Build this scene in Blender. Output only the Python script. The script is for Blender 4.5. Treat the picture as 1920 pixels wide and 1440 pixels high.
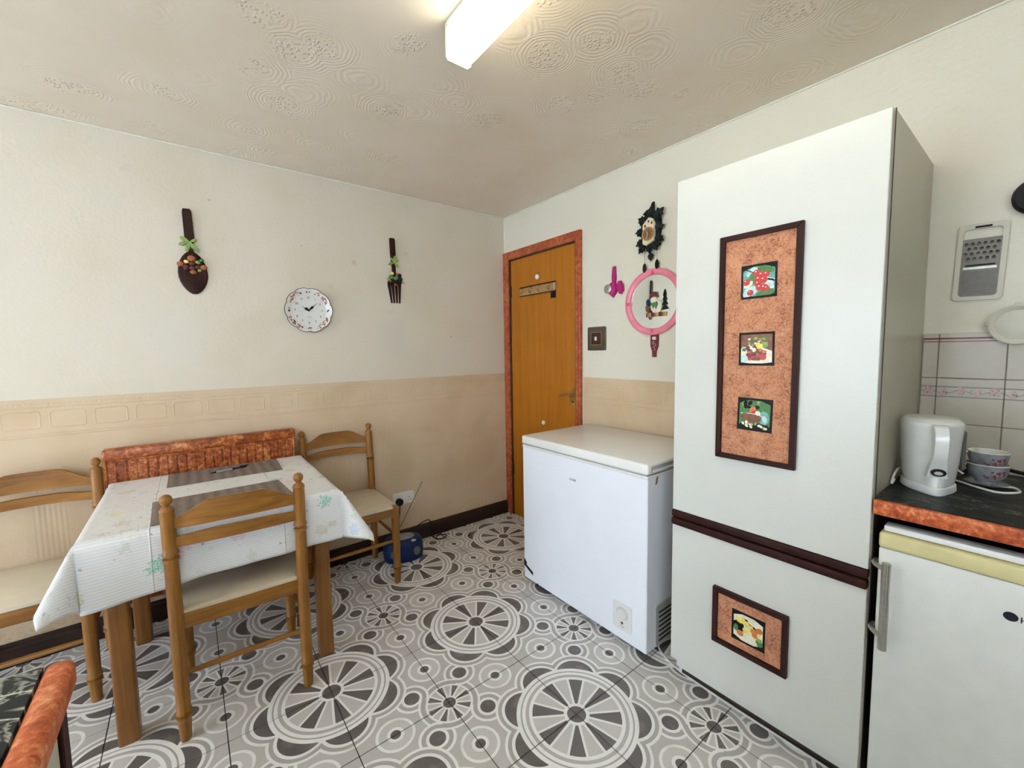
import bpy, bmesh, math, random
from mathutils import Vector, Matrix
random.seed(7)
S = bpy.context.scene
for o in list(bpy.data.objects): bpy.data.objects.remove(o)
C = S.collection
PI = math.pi
T = 1/3.0                      # floor tile size (m); origin = room corner on the floor, x<0 left, y<0 towards the camera

# ------------------------------------------------------------------ camera
f_px, yaw, pitch, roll = 782.058, 0.911090563, -0.0794080920, -0.0157486527
fw = Vector((math.cos(pitch)*math.cos(yaw), math.cos(pitch)*math.sin(yaw), math.sin(pitch)))
rt = Vector((math.sin(yaw), -math.cos(yaw), 0)); up = rt.cross(fw)
c_, s_ = math.cos(roll), math.sin(roll)
r2 = c_*rt + s_*up; u2 = -s_*rt + c_*up
cam = bpy.data.cameras.new('camera'); cam.sensor_fit = 'HORIZONTAL'; cam.sensor_width = 36
cam.lens = f_px/1920*36; cam.clip_start = 0.02; cam.clip_end = 60
co = bpy.data.objects.new('camera', cam); C.objects.link(co)
M = Matrix.Identity(4)
for i in range(3):
    M[i][0] = r2[i]; M[i][1] = u2[i]; M[i][2] = -fw[i]
M.translation = Vector((-2.01618, -2.66642, 1.31109))
co.matrix_world = M
S.camera = co

# ------------------------------------------------------------------ world, light, exposure
S.view_settings.view_transform = 'Standard'; S.view_settings.look = 'None'
S.view_settings.gamma = 1; S.view_settings.use_curve_mapping = False
S.view_settings.exposure = -0.14
WORLD = 12.2; LAMP = 9.5
w = bpy.data.worlds.new('sky'); S.world = w; w.use_nodes = True
bg = w.node_tree.nodes['Background']; bg.inputs[0].default_value = (0.76, 0.87, 1.0, 1); bg.inputs[1].default_value = WORLD
WIN = (-2.05, -0.45, 0.20, 2.02)            # y0 y1 z0 z1 of the window in the left wall
WIN2 = (-4.10, -2.40, 0.85, 2.12)           # x0 x1 z0 z1 of the window behind the camera
XL, YF, H = -5.40, -3.95, 2.34

def portal(loc, rot, sx, sy):
    l = bpy.data.lights.new('window_portal', 'AREA'); l.shape = 'RECTANGLE'; l.size = sx; l.size_y = sy
    l.cycles.is_portal = True
    o = bpy.data.objects.new('window_portal', l); C.objects.link(o); o.location = loc; o.rotation_euler = rot
portal((XL-0.11, (WIN[0]+WIN[1])/2, (WIN[2]+WIN[3])/2), (0, -PI/2, 0), WIN[3]-WIN[2], WIN[1]-WIN[0])
portal(((WIN2[0]+WIN2[1])/2, YF-0.11, (WIN2[2]+WIN2[3])/2), (PI/2, 0, 0), WIN2[1]-WIN2[0], WIN2[3]-WIN2[2])

# ------------------------------------------------------------------ node helpers
class X:
    def __init__(s, nt, v): s.nt, s.v = nt, v
    def _o(s, op, *a):
        n = s.nt.nodes.new('ShaderNodeMath'); n.operation = op
        for k, q in enumerate((s,)+a):
            if isinstance(q, X): s.nt.links.new(q.v, n.inputs[k])
            else: n.inputs[k].default_value = q
        return X(s.nt, n.outputs[0])
    def __add__(s, o): return s._o('ADD', o)
    __radd__ = __add__
    def __sub__(s, o): return s._o('SUBTRACT', o)
    def __rsub__(s, o): return (s*-1)+o
    def __mul__(s, o): return s._o('MULTIPLY', o)
    __rmul__ = __mul__
    def __lt__(s, o): return s._o('LESS_THAN', o)
    def __gt__(s, o): return s._o('GREATER_THAN', o)
    def abs(s): return s._o('ABSOLUTE')
    def sin(s): return s._o('SINE')
    def cos(s): return s._o('COSINE')
    def sqrt(s): return s._o('SQRT')
    def floor(s): return s._o('FLOOR')
    def mod(s, m): return s._o('FLOORED_MODULO', m)
    def atan2(s, o): return s._o('ARCTAN2', o)
    def mn(s, o): return s._o('MINIMUM', o)
    def mx(s, o): return s._o('MAXIMUM', o)
    def pw(s, o): return s._o('POWER', o)
    def inv(s): return (s*-1)+1
def hyp(a, b): return (a*a+b*b).sqrt()
def lay(val, mask, c): return val + mask*((val*-1)+c)       # val where mask=0, c where mask=1
def step(nt, x, a, b):
    n = nt.nodes.new('ShaderNodeMapRange'); n.interpolation_type = 'SMOOTHSTEP'
    nt.links.new(x.v, n.inputs[0]); n.inputs[1].default_value = a; n.inputs[2].default_value = b
    return X(nt, n.outputs[0])

def newmat(name, rough=.5, metal=0, spec=.5):
    m = bpy.data.materials.new(name); m.use_nodes = True
    nt = m.node_tree; b = nt.nodes['Principled BSDF']
    b.inputs['Roughness'].default_value = rough; b.inputs['Metallic'].default_value = metal
    b.inputs['Specular IOR Level'].default_value = spec
    return m, nt, b
def coords(nt, kind='Object'):
    n = nt.nodes.new('ShaderNodeTexCoord'); s = nt.nodes.new('ShaderNodeSeparateXYZ')
    nt.links.new(n.outputs[kind], s.inputs[0])
    return n.outputs[kind], X(nt, s.outputs[0]), X(nt, s.outputs[1]), X(nt, s.outputs[2])
def comb(nt, a, b, c):
    n = nt.nodes.new('ShaderNodeCombineXYZ')
    for k, q in enumerate((a, b, c)):
        if isinstance(q, X): nt.links.new(q.v, n.inputs[k])
        else: n.inputs[k].default_value = q
    return n.outputs[0]
def noise(nt, vec, scale, detail=2, rough=.5, dist=0):
    n = nt.nodes.new('ShaderNodeTexNoise'); nt.links.new(vec, n.inputs['Vector'])
    n.inputs['Scale'].default_value = scale; n.inputs['Detail'].default_value = detail
    n.inputs['Roughness'].default_value = rough; n.inputs['Distortion'].default_value = dist
    return X(nt, n.outputs[0])
def voro(nt, vec, scale, feature='F1', rnd=1, dim='3D'):
    n = nt.nodes.new('ShaderNodeTexVoronoi'); nt.links.new(vec, n.inputs['Vector']); n.voronoi_dimensions = dim
    n.feature = feature; n.inputs['Scale'].default_value = scale; n.inputs['Randomness'].default_value = rnd
    return n
def ramp(nt, x, stops, interp='LINEAR'):
    n = nt.nodes.new('ShaderNodeValToRGB'); n.color_ramp.interpolation = interp
    e = n.color_ramp.elements
    while len(e) < len(stops): e.new(0.5)
    for k, (p, c) in enumerate(stops): e[k].position = p; e[k].color = (*c, 1)
    nt.links.new(x.v, n.inputs[0]); return n.outputs[0]
def mixc(nt, fac, a, b):
    n = nt.nodes.new('ShaderNodeMix'); n.data_type = 'RGBA'
    if isinstance(fac, X): nt.links.new(fac.v, n.inputs[0])
    else: n.inputs[0].default_value = fac
    for k, q in ((6, a), (7, b)):
        if isinstance(q, tuple): n.inputs[k].default_value = (*q, 1)
        else: nt.links.new(q, n.inputs[k])
    return n.outputs[2]
def bump(nt, b, h, dist=.002, strength=1):
    n = nt.nodes.new('ShaderNodeBump'); n.inputs['Distance'].default_value = dist; n.inputs['Strength'].default_value = strength
    nt.links.new(h.v, n.inputs['Height']); nt.links.new(n.outputs[0], b.inputs['Normal'])

MATS = {}
def plain(name, col, rough=.5, metal=0, var=.06, scale=18, bmp=0, bscale=200, spec=.5, emis=0):
    if name in MATS: return MATS[name]
    m, nt, b = newmat(name, rough, metal, spec)
    v, x, y, z = coords(nt)
    n = noise(nt, v, scale, 3)
    lo = tuple(c*(1-var) for c in col); hi = tuple(min(1, c*(1+var)) for c in col)
    nt.links.new(ramp(nt, n, [(.3, lo), (.7, hi)]), b.inputs['Base Color'])
    if bmp: bump(nt, b, noise(nt, v, bscale, 2), bmp)
    if emis:
        b.inputs['Emission Color'].default_value = (*col, 1); b.inputs['Emission Strength'].default_value = emis
    MATS[name] = m; return m
def wood(name, a, b_, axis='z', rough=.38, scale=1):
    m, nt, b = newmat(name, rough, 0, .45)
    v, x, y, z = coords(nt)
    k = {'x': (3, 60, 60), 'y': (60, 3, 60), 'z': (60, 60, 3)}[axis]
    vec = comb(nt, x*(k[0]*scale), y*(k[1]*scale), z*(k[2]*scale))
    n = noise(nt, vec, 1.0, 4, .6, .6); n2 = noise(nt, v, 9, 2)
    nt.links.new(ramp(nt, n*.75+n2*.25, [(.3, a), (.68, b_)]), b.inputs['Base Color'])
    bump(nt, b, n, .0006)
    MATS[name] = m; return m
def marbled(name, dark, mid, light, rough=.4, scale=1.0, bm=.0012):
    m, nt, b = newmat(name, rough, 0, .45)
    v = nt.nodes.new('ShaderNodeNewGeometry').outputs['Position']
    n = noise(nt, v, 48*scale, 5, .7, .35); n2 = noise(nt, v, 9*scale, 3, .5, .5)
    nt.links.new(ramp(nt, n*.65+n2*.35, [(.34, dark), (.5, mid), (.66, light)]), b.inputs['Base Color'])
    bump(nt, b, n, bm)
    MATS[name] = m; return m

# ------------------------------------------------------------------ mesh helpers
class MB:
    def __init__(s): s.v, s.f, s.mi = [], [], []
    def add(s, vs, fs, M=None, mi=0):
        o = len(s.v)
        for p in vs:
            p = Vector(p)
            if M is not None: p = M @ p
            s.v.append(p)
        for f in fs: s.f.append([i+o for i in f]); s.mi.append(mi)
        return s
    def box(s, x0, x1, y0, y1, z0, z1, bev=0, M=None, mi=0, seg=1):
        if bev <= 0:
            vs = [(x, y, z) for z in (z0, z1) for y in (y0, y1) for x in (x0, x1)]
            fs = [(0, 2, 3, 1), (4, 5, 7, 6), (0, 1, 5, 4), (2, 6, 7, 3), (0, 4, 6, 2), (1, 3, 7, 5)]
            return s.add(vs, fs, M, mi)
        bm = bmesh.new(); bmesh.ops.create_cube(bm, size=1)
        for q in bm.verts:
            q.co = Vector(((x0+x1)/2+q.co.x*(x1-x0), (y0+y1)/2+q.co.y*(y1-y0), (z0+z1)/2+q.co.z*(z1-z0)))
        bmesh.ops.bevel(bm, geom=list(bm.edges), offset=bev, segments=seg, profile=.5, affect='EDGES')
        bm.verts.index_update()
        s.add([q.co.copy() for q in bm.verts], [[q.index for q in f.verts] for f in bm.faces], M, mi); bm.free()
        return s
    def lathe(s, prof, n=16, M=None, mi=0, sx=1, sy=1, caps=True):      # prof: (z, r) list
        vs = [(0, 0, prof[0][0])] if prof[0][1] < 1e-6 else []
        vs, rings = [], []
        for z, r in prof:
            if r < 1e-6: rings.append([len(vs)]); vs.append((0, 0, z))
            else:
                rings.append(list(range(len(vs), len(vs)+n)))
                vs += [(r*sx*math.cos(2*PI*k/n), r*sy*math.sin(2*PI*k/n), z) for k in range(n)]
        fs = []
        for a, b in zip(rings, rings[1:]):
            for k in range(n):
                k2 = (k+1) % n
                if len(a) == 1 and len(b) == 1: continue
                if len(a) == 1: fs.append((a[0], b[k2], b[k]))
                elif len(b) == 1: fs.append((a[k], a[k2], b[0]))
                else: fs.append((a[k], a[k2], b[k2], b[k]))
        if caps and len(rings[0]) > 1: fs.append(tuple(reversed(rings[0])))
        if caps and len(rings[-1]) > 1: fs.append(tuple(rings[-1]))
        return s.add(vs, fs, M, mi)
    def prism(s, pts, w0, w1, M=None, mi=0):                 # polygon in uv, extruded along w
        n = len(pts)
        a = sum(pts[i][0]*pts[(i+1) % n][1]-pts[(i+1) % n][0]*pts[i][1] for i in range(n))
        if a < 0: pts = list(reversed(pts))
        vs = [(u, v, w0) for u, v in pts]+[(u, v, w1) for u, v in pts]
        fs = [tuple(reversed(range(n))), tuple(range(n, 2*n))]+[(i, (i+1) % n, n+(i+1) % n, n+i) for i in range(n)]
        return s.add(vs, fs, M, mi)
    def dome(s, pts, w0, w1, M=None, mi=0, inset=.8):        # prism with a chamfered top
        n = len(pts)
        a = sum(pts[i][0]*pts[(i+1) % n][1]-pts[(i+1) % n][0]*pts[i][1] for i in range(n))
        if a < 0: pts = list(reversed(pts))
        cu = sum(p[0] for p in pts)/n; cv = sum(p[1] for p in pts)/n
        wm = w0+(w1-w0)*.6
        vs = [(u, v, w0) for u, v in pts]+[(u, v, wm) for u, v in pts]+[(cu+(u-cu)*inset, cv+(v-cv)*inset, w1) for u, v in pts]
        fs = [tuple(reversed(range(n))), tuple(range(2*n, 3*n))]
        for o in (0, n): fs += [(o+i, o+(i+1) % n, o+n+(i+1) % n, o+n+i) for i in range(n)]
        return s.add(vs, fs, M, mi)
    def tube(s, path, r, n=8, M=None, mi=0):
        P = [Vector(p) for p in path]; rs = r if isinstance(r, (list, tuple)) else [r]*len(P)
        vs, fs = [], []; nrm = None
        for i, p in enumerate(P):
            d = (P[min(i+1, len(P)-1)]-P[max(i-1, 0)]).normalized()
            if nrm is None:
                nrm = d.cross(Vector((0, 0, 1)))
                if nrm.length < .1: nrm = d.cross(Vector((1, 0, 0)))
            nrm = (nrm-d*nrm.dot(d)).normalized(); b = d.cross(nrm)
            for k in range(n):
                a = 2*PI*k/n; vs.append(p+(nrm*math.cos(a)+b*math.sin(a))*rs[i])
        for i in range(len(P)-1):
            for k in range(n):
                fs.append((i*n+k, i*n+(k+1) % n, (i+1)*n+(k+1) % n, (i+1)*n+k))
        fs.append(tuple(reversed(range(n)))); fs.append(tuple(range((len(P)-1)*n, len(P)*n)))
        return s.add(vs, fs, M, mi)
    def ball(s, c, r, n=10, sc=(1, 1, 1), mi=0, M=None):
        m = Matrix.Translation(Vector(c)) @ Matrix.Diagonal((*sc, 1))
        if M is not None: m = M @ m
        k = max(4, n//2)
        return s.lathe([(-r*math.cos(PI*i/k), r*math.sin(PI*i/k) if 0 < i < k else 0) for i in range(k+1)], n, m, mi)
    def build(s, name, mat, parent=None, smooth=35):
        me = bpy.data.meshes.new(name); me.from_pydata([tuple(v) for v in s.v], [], s.f)
        for q in (mat if isinstance(mat, list) else [mat]): me.materials.append(q)
        me.polygons.foreach_set('material_index', s.mi)
        me.update()
        if smooth:
            me.polygons.foreach_set('use_smooth', [True]*len(me.polygons))
            me.set_sharp_from_angle(angle=math.radians(smooth))
        o = bpy.data.objects.new(name, me); C.objects.link(o)
        if parent is not None: o.parent = parent
        return o
def tag(o, label, cat, group=None, kind=None):
    o['label'] = label; o['category'] = cat
    if group: o['group'] = group
    if kind: o['kind'] = kind
    return o
def thing(name, label, cat, loc=(0, 0, 0), rz=0, group=None):
    o = bpy.data.objects.new(name, None); C.objects.link(o); o.empty_display_size = .05
    o.location = loc; o.rotation_euler = (0, 0, rz)
    return tag(o, label, cat, group)
def struct(name, mb, mat, parent=None, smooth=0):
    o = mb.build(name, mat, parent, smooth)
    if parent is None: o['kind'] = 'structure'
    return o
def copy_tree(o, parent=None):
    c = o.copy(); C.objects.link(c); c.parent = parent
    for ch in list(o.children): copy_tree(ch, c)
    return c
def circ(cx, cy, r, n=16, r2_=None, a0=0): return [(cx+r*math.cos(a0+2*PI*k/n), cy+(r2_ or r)*math.sin(a0+2*PI*k/n)) for k in range(n)]
def rrect(x0, x1, y0, y1, r, n=4):
    out = []
    for cx, cy, a in ((x1-r, y1-r, 0), (x0+r, y1-r, PI/2), (x0+r, y0+r, PI), (x1-r, y0+r, 1.5*PI)):
        out += [(cx+r*math.cos(a+PI/2*k/n), cy+r*math.sin(a+PI/2*k/n)) for k in range(n+1)]
    return out
def spline(P, n=6):
    P = [Vector(p) for p in P]; out = []
    for i in range(len(P)-1):
        a, b, c, d = P[max(i-1, 0)], P[i], P[i+1], P[min(i+2, len(P)-1)]
        for k in range(n):
            t = k/n
            out.append(.5*((2*b)+(c-a)*t+(2*a-5*b+4*c-d)*t*t+(3*b-a-3*c+d)*t**3))
    out.append(P[-1]); return out
def text(mb, body, size, M, mi=0, depth=.0004, align='CENTER'):
    cu = bpy.data.curves.new('t', 'FONT'); cu.body = body; cu.size = size; cu.align_x = align; cu.align_y = 'CENTER'; cu.extrude = depth
    cu.resolution_u = 3
    ob = bpy.data.objects.new('t', cu); C.objects.link(ob)
    dg = bpy.context.evaluated_depsgraph_get(); me = ob.evaluated_get(dg).to_mesh()
    mb.add([v.co.copy() for v in me.vertices], [list(p.vertices) for p in me.polygons], M, mi)
    ob.evaluated_get(dg).to_mesh_clear(); bpy.data.objects.remove(ob); bpy.data.curves.remove(cu)
# local frames: (u right, v up, w out of the wall)
def W1(x, z, y=0): return Matrix(((1, 0, 0, x), (0, 0, -1, y), (0, 1, 0, z), (0, 0, 0, 1)))      # back wall
def W2(y, z, x=0): return Matrix(((0, 0, -1, x), (-1, 0, 0, y), (0, 1, 0, z), (0, 0, 0, 1)))      # right wall
def XYrot(x, y, z, a): return Matrix.Translation((x, y, z)) @ Matrix.Rotation(a, 4, 'Z')

# ------------------------------------------------------------------ materials
def tile_material():
    m, nt, b = newmat('patterned_floor_tile', .32, 0, .5)
    vec, ox, oy, oz = coords(nt)
    u = ox*(1/T)+.5; v = oy*(1/T)+.5
    db = hyp(u, v); ang = v.atan2(u)
    def fold(n, rad):                       # signed angle from the nearest sector centre
        w_ = rad; return (ang_+(w_/2)).mod(w_)-(w_/2)
    ang_ = ang
    q = (ang+PI/8).mod(PI/4)-PI/8
    dp = hyp(db*q.cos()-.554, db*q.sin())
    def wheel(d, a, half, r_in, r_out):
        k = ((a+PI/16)*(8/PI)).floor()
        dark = k.mod(2) < .5
        e = (a+PI/16).mod(PI/8)
        ed = e.mn(e*-1+PI/8)
        spoke = (d*ed.sin()) < half
        val = lay(lay(u*0+.60, dark, .0), spoke, 1.0)
        return val
    s1 = u*-1+1; s2 = v*-1+1
    ds = hyp(s1, s2); angs = s2.atan2(s1)
    dd = hyp(u-.689, v-.689)
    cw = (v-u) > 0
    d1 = hyp(u-1, v-.37).mn(hyp(u-.37, v-1))
    val = u*0+.55
    val = lay(val, d1 < .2, 1); val = lay(val, d1 < .170, .62); val = lay(val, d1 < .087, 1); val = lay(val, d1 < .053, 0)
    # dots and small wheel
    outd = dd < .195; outs = ds < .342
    val = lay(val, outd.mx(outs), .45)
    ringS = ((ds-.33).abs() < .0125)*((cw*(dd < .178)).inv())
    ringD = ((dd-.178).abs() < .0155)*((cw.inv()*(ds < .33)).inv())
    val = lay(val, ringS.mx(ringD), 1)
    val = lay(val, dd < .117, 1); val = lay(val, dd < .085, 0)
    val = lay(val, ds < .265, 1)
    val = lay(val, ds < .240, wheel(ds, angs, .0105, .09, .24)); val = lay(val, ds < .091, 1); val = lay(val, ds < .071, 0)
    # large wheel
    big = (dp < .331)
    val = lay(val, big, 1); val = lay(val, dp < .302, .45); val = lay(val, dp < .262, 1); val = lay(val, dp < .229, 0)
    for r_, c__ in ((.65, 1), (.606, .40), (.590, 1), (.552, .5), (.515, 1)): val = lay(val, db < r_, c__)
    val = lay(val, db < .478, wheel(db, ang, .0125, .138, .478)); val = lay(val, db < .138, 1); val = lay(val, db < .102, 0)
    gr = noise(nt, vec, 420, 2, .7); pat = noise(nt, vec, 14, 3)
    val2 = val+(gr-.5)*((val*-1+1.15)*.55)
    col = ramp(nt, val2, [(0, (.135, .120, .118)), (.45, (.46, .44, .43)), (.6, (.63, .61, .585)), (.95, (.92, .92, .90))])
    col = mixc(nt, step(nt, pat, .52, .75)*.30, col, (.50, .46, .40))
    nt.links.new(col, b.inputs['Base Color'])
    bump(nt, b, gr, .0002)
    MATS['tile'] = m; return m
tile_material()

def upper_wall(name, base, tint, gl=.55, bd=.0012, bs=70):
    m, nt, b = newmat(name, gl, 0, .4)
    v, x, y, z = coords(nt)
    n1 = noise(nt, v, 2.2, 3, .5, .4); n2 = noise(nt, v, 9, 3)
    col = mixc(nt, step(nt, n1, .42, .72)*.7, base, tint)
    col = mixc(nt, step(nt, n2, .66, .80)*.35, col, tuple(c*.78 for c in tint))
    nt.links.new(col, b.inputs['Base Color'])
    if name == 'cream_wallpaper':
        for (sx, sz, r0, k, c3) in STAINS:
            d = hyp(x-sx, z-sz)+(n2-.5)*r0*.9
            col = mixc(nt, step(nt, d, r0, r0*.25)*k, col, c3)
    nt.links.new(col, b.inputs['Base Color'])
    bump(nt, b, noise(nt, v, bs, 3, .6), bd)
    MATS[name] = m; return m
STAINS = ((-1.168, 1.868, .022, .55, (.50, .44, .30)), (-.93, 1.40, .16, .30, (.58, .57, .54)), (-1.88, 2.10, .010, .7, (.42, .40, .36)), (-1.46, 1.93, .006, .8, (.35, .30, .24)),
          (-.500, 1.42, .006, .9, (.10, .08, .06)), (-.80, 1.86, .014, .4, (.5, .46, .36)), (-.60, 1.50, .22, .35, (.72, .66, .48)), (-2.05, 1.40, .20, .18, (.66, .66, .64)), (-1.88, 1.90, .035, .30, (.62, .56, .42)))
upper_wall('cream_wallpaper', (.70, .635, .52), (.66, .585, .445))
upper_wall('buff_wallpaper', (.60, .55, .46), (.55, .50, .40))
upper_wall('cream_wallpaper_right', (.75, .715, .605), (.72, .68, .55), .42, .0022, 46)

def dado_material(name, along):
    m, nt, b = newmat(name, .6, 0, .3)
    v, x, y, z = coords(nt)
    h = x if along == 'x' else y
    # frieze of rounded frames between z .985 and 1.10
    p = .14; lu = ((h*(1/p)).mod(1)-.5).abs()*p; lv = (z-1.045).abs()
    dx = (lu-.045).mx(0); dz = (lv-.026).mx(0); dr = hyp(dx, dz)
    ring = (dr-.010).abs()
    e = step(nt, ring, .0045, .0)
    lines = step(nt, (z-.983).abs(), .004, 0).mx(step(nt, (z-.972).abs(), .003, 0)).mx(step(nt, (z-1.098).abs(), .003, 0))
    dots = step(nt, hyp(((h*60).mod(1)-.5), (z-1.113)*60), .42, .2)
    grp = ((h*(1/.31)+.35).mod(1) < .34)*(z < (h*3.0).sin()*.02+.86)*(z > .30)
    fl = ((h*(2*PI/.0165)).sin()*.5+.5)*grp*.5
    sc = noise(nt, comb(nt, h*10, 0, z*3), 3.5, 2, .5, 3)
    scr = step(nt, ((sc*22).sin()).abs(), .12, 0)*.25*(z < .9)
    g = noise(nt, v, 260, 2)
    bump(nt, b, e*.8+lines*.8+dots*.6+fl+scr+g*.3, .0013)
    n1 = noise(nt, v, 3.0, 3, .5, .5)
    col = mixc(nt, step(nt, n1, .4, .7), (.66, .51, .345), (.60, .45, .29))
    low = step(nt, z+(noise(nt, v, 30, 3)-.5)*.10, .20, .10)*.45*step(nt, noise(nt, v, 60, 3, .7), .45, .6)
    col = mixc(nt, low, col, (.40, .28, .12))
    # brown blob above the sockets: chair-post shadow painted into the dado colour
    post_shade = hyp((h+.93)*1.0, (z-.56)*.55)+(n1-.5)*.25
    if along == 'x': col = mixc(nt, step(nt, post_shade, .13, .03)*.35, col, (.45, .36, .19))
    nt.links.new(col, b.inputs['Base Color'])
    MATS[name] = m; return m
dado_material('embossed_dado_back', 'x'); dado_material('embossed_dado_right', 'y')

def ceiling_material():
    m, nt, b = newmat('swirl_relief_ceiling', .5, 0, .45)
    v, x, y, z = coords(nt)
    flat = comb(nt, x, y, 0)
    vo = voro(nt, flat, 4.1, 'F1', .9); d = X(nt, vo.outputs['Distance'])
    wob = noise(nt, flat, 14, 2)
    rings = ((d+wob*.10)*125).sin()*step(nt, d, .66, .45)*step(nt, d, .20, .30)*step(nt, noise(nt, flat, 2.6, 2), .38, .55)
    vo2 = voro(nt, flat, 75, 'F1', .9); d2 = X(nt, vo2.outputs['Distance'])
    blobs = step(nt, d2, .50, .15)*step(nt, d+wob*.5, .62, .40)
    tone = noise(nt, flat, 3, 3)
    g = noise(nt, flat, 300, 2)
    bump(nt, b, rings*.26+blobs*1.7+g*.08, .0017)
    nt.links.new(mixc(nt, step(nt, tone, .35, .7), (.82, .725, .60), (.78, .68, .54)), b.inputs['Base Color'])
    MATS['ceil'] = m; return m
ceiling_material()

def marble_top():
    m, nt, b = newmat('black_marble_laminate', .42, 0, .10)
    v, x, y, z = coords(nt)
    vec = comb(nt, x*9, y*2.0, z*6)
    n = noise(nt, vec, 3.2, 5, .6, 1.4)
    vein = step(nt, (n-.5).abs(), .014, 0)*step(nt, noise(nt, v, 9, 2), .46, .60); n2 = noise(nt, vec, 7, 5, .7, 1.8); v2 = step(nt, (n2-.47).abs(), .014, 0)*.4
    msk = step(nt, noise(nt, v, 5, 2), .50, .62)
    col = mixc(nt, (vein*.75+v2*msk).mn(1), (.010, .013, .012), (.50, .50, .40))
    nt.links.new(col, b.inputs['Base Color']); MATS['marble'] = m
marble_top()
def vein_left():
    m, nt, b = newmat('black_marble_laminate_left', .42, 0, .12)
    v, x, y, z = coords(nt)
    vec = comb(nt, x*2.5-y*3, y*7+x*6, z)
    n = noise(nt, vec, .95, 4, .55, 1.0); n2 = noise(nt, vec, 1.9, 4, .6, 1.2)
    vein = step(nt, (n-.5).abs(), .022, 0); v2 = step(nt, (n2-.48).abs(), .03, 0)*.5
    nt.links.new(mixc(nt, (vein*.8+v2).mn(1), (.02, .024, .023), (.60, .60, .50)), b.inputs['Base Color']); MATS['marble_l'] = m
vein_left()

def cloth_material():
    m, nt, b = newmat('printed_tablecloth', .38, 0, .45)
    vec, x, y, z = coords(nt, 'UV')
    vec = comb(nt, x, y, 0)
    stripe = step(nt, (y*(1/.0092)).mod(1), .62, .80)*.36
    def motif(scale, off, thr, keep):
        vo = voro(nt, comb(nt, x+off, y+off*.7, 0), scale, 'F1', .75)
        d = X(nt, vo.outputs['Distance'])
        sp = nt.nodes.new('ShaderNodeSeparateColor'); nt.links.new(vo.outputs['Color'], sp.inputs[0])
        wig = (noise(nt, vec, 75, 2, .5)-.5)*.65
        msk = ((d+wig) < thr)*(X(nt, sp.outputs[0]) < keep)
        return msk, X(nt, sp.outputs[1]), d
    m1, c1, d1 = motif(11.5, .3, .29, .92)
    m2, c2, d2 = motif(15, 4.1, .24, .8)
    m3, c3, d3 = motif(30, 9.3, .13, .5)
    pal = [(0, (.20, .55, .40)), (.24, (.25, .62, .45)), (.25, (.78, .72, .36)), (.45, (.80, .52, .60)), (.62, (.52, .62, .82)), (.8, (.62, .58, .42))]
    base = mixc(nt, stripe, (.80, .80, .79), (.50, .53, .58))
    inner = step(nt, noise(nt, vec, 160, 2), .35, .6)
    col = mixc(nt, m2*.5, base, ramp(nt, c2, [(0, (.55, .52, .42)), (.4, (.58, .62, .50)), (.7, (.55, .50, .46))], 'CONSTANT'))
    col = mixc(nt, m1*inner*.9, col, ramp(nt, c1, pal, 'CONSTANT'))
    col = mixc(nt, m3*.8, col, (.35, .37, .42))
    nt.links.new(col, b.inputs['Base Color'])
    cr = step(nt, ((x+.02).mod(.383)-.19).abs(), .004, 0)+step(nt, ((y+.13).mod(.30)-.15).abs(), .004, 0)
    bump(nt, b, stripe*.6+noise(nt, vec, 22, 2)*2.2+cr*1.2, .0016)
    MATS['cloth'] = m
cloth_material()
def placemat_material():
    m, nt, b = newmat('woven_placemat', .7, 0, .3)
    v, x, y, z = coords(nt)
    wv = ((y*520).sin()*((x*150+(y*520).sin()*.8).sin()))
    n = noise(nt, comb(nt, x*40, y*200, 0), 1, 3)
    nt.links.new(ramp(nt, wv*.25+n*.8+.05, [(.25, (.13, .095, .08)), (.7, (.33, .27, .235))]), b.inputs['Base Color'])
    bump(nt, b, wv, .0008); MATS['placemat'] = m
placemat_material()
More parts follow.
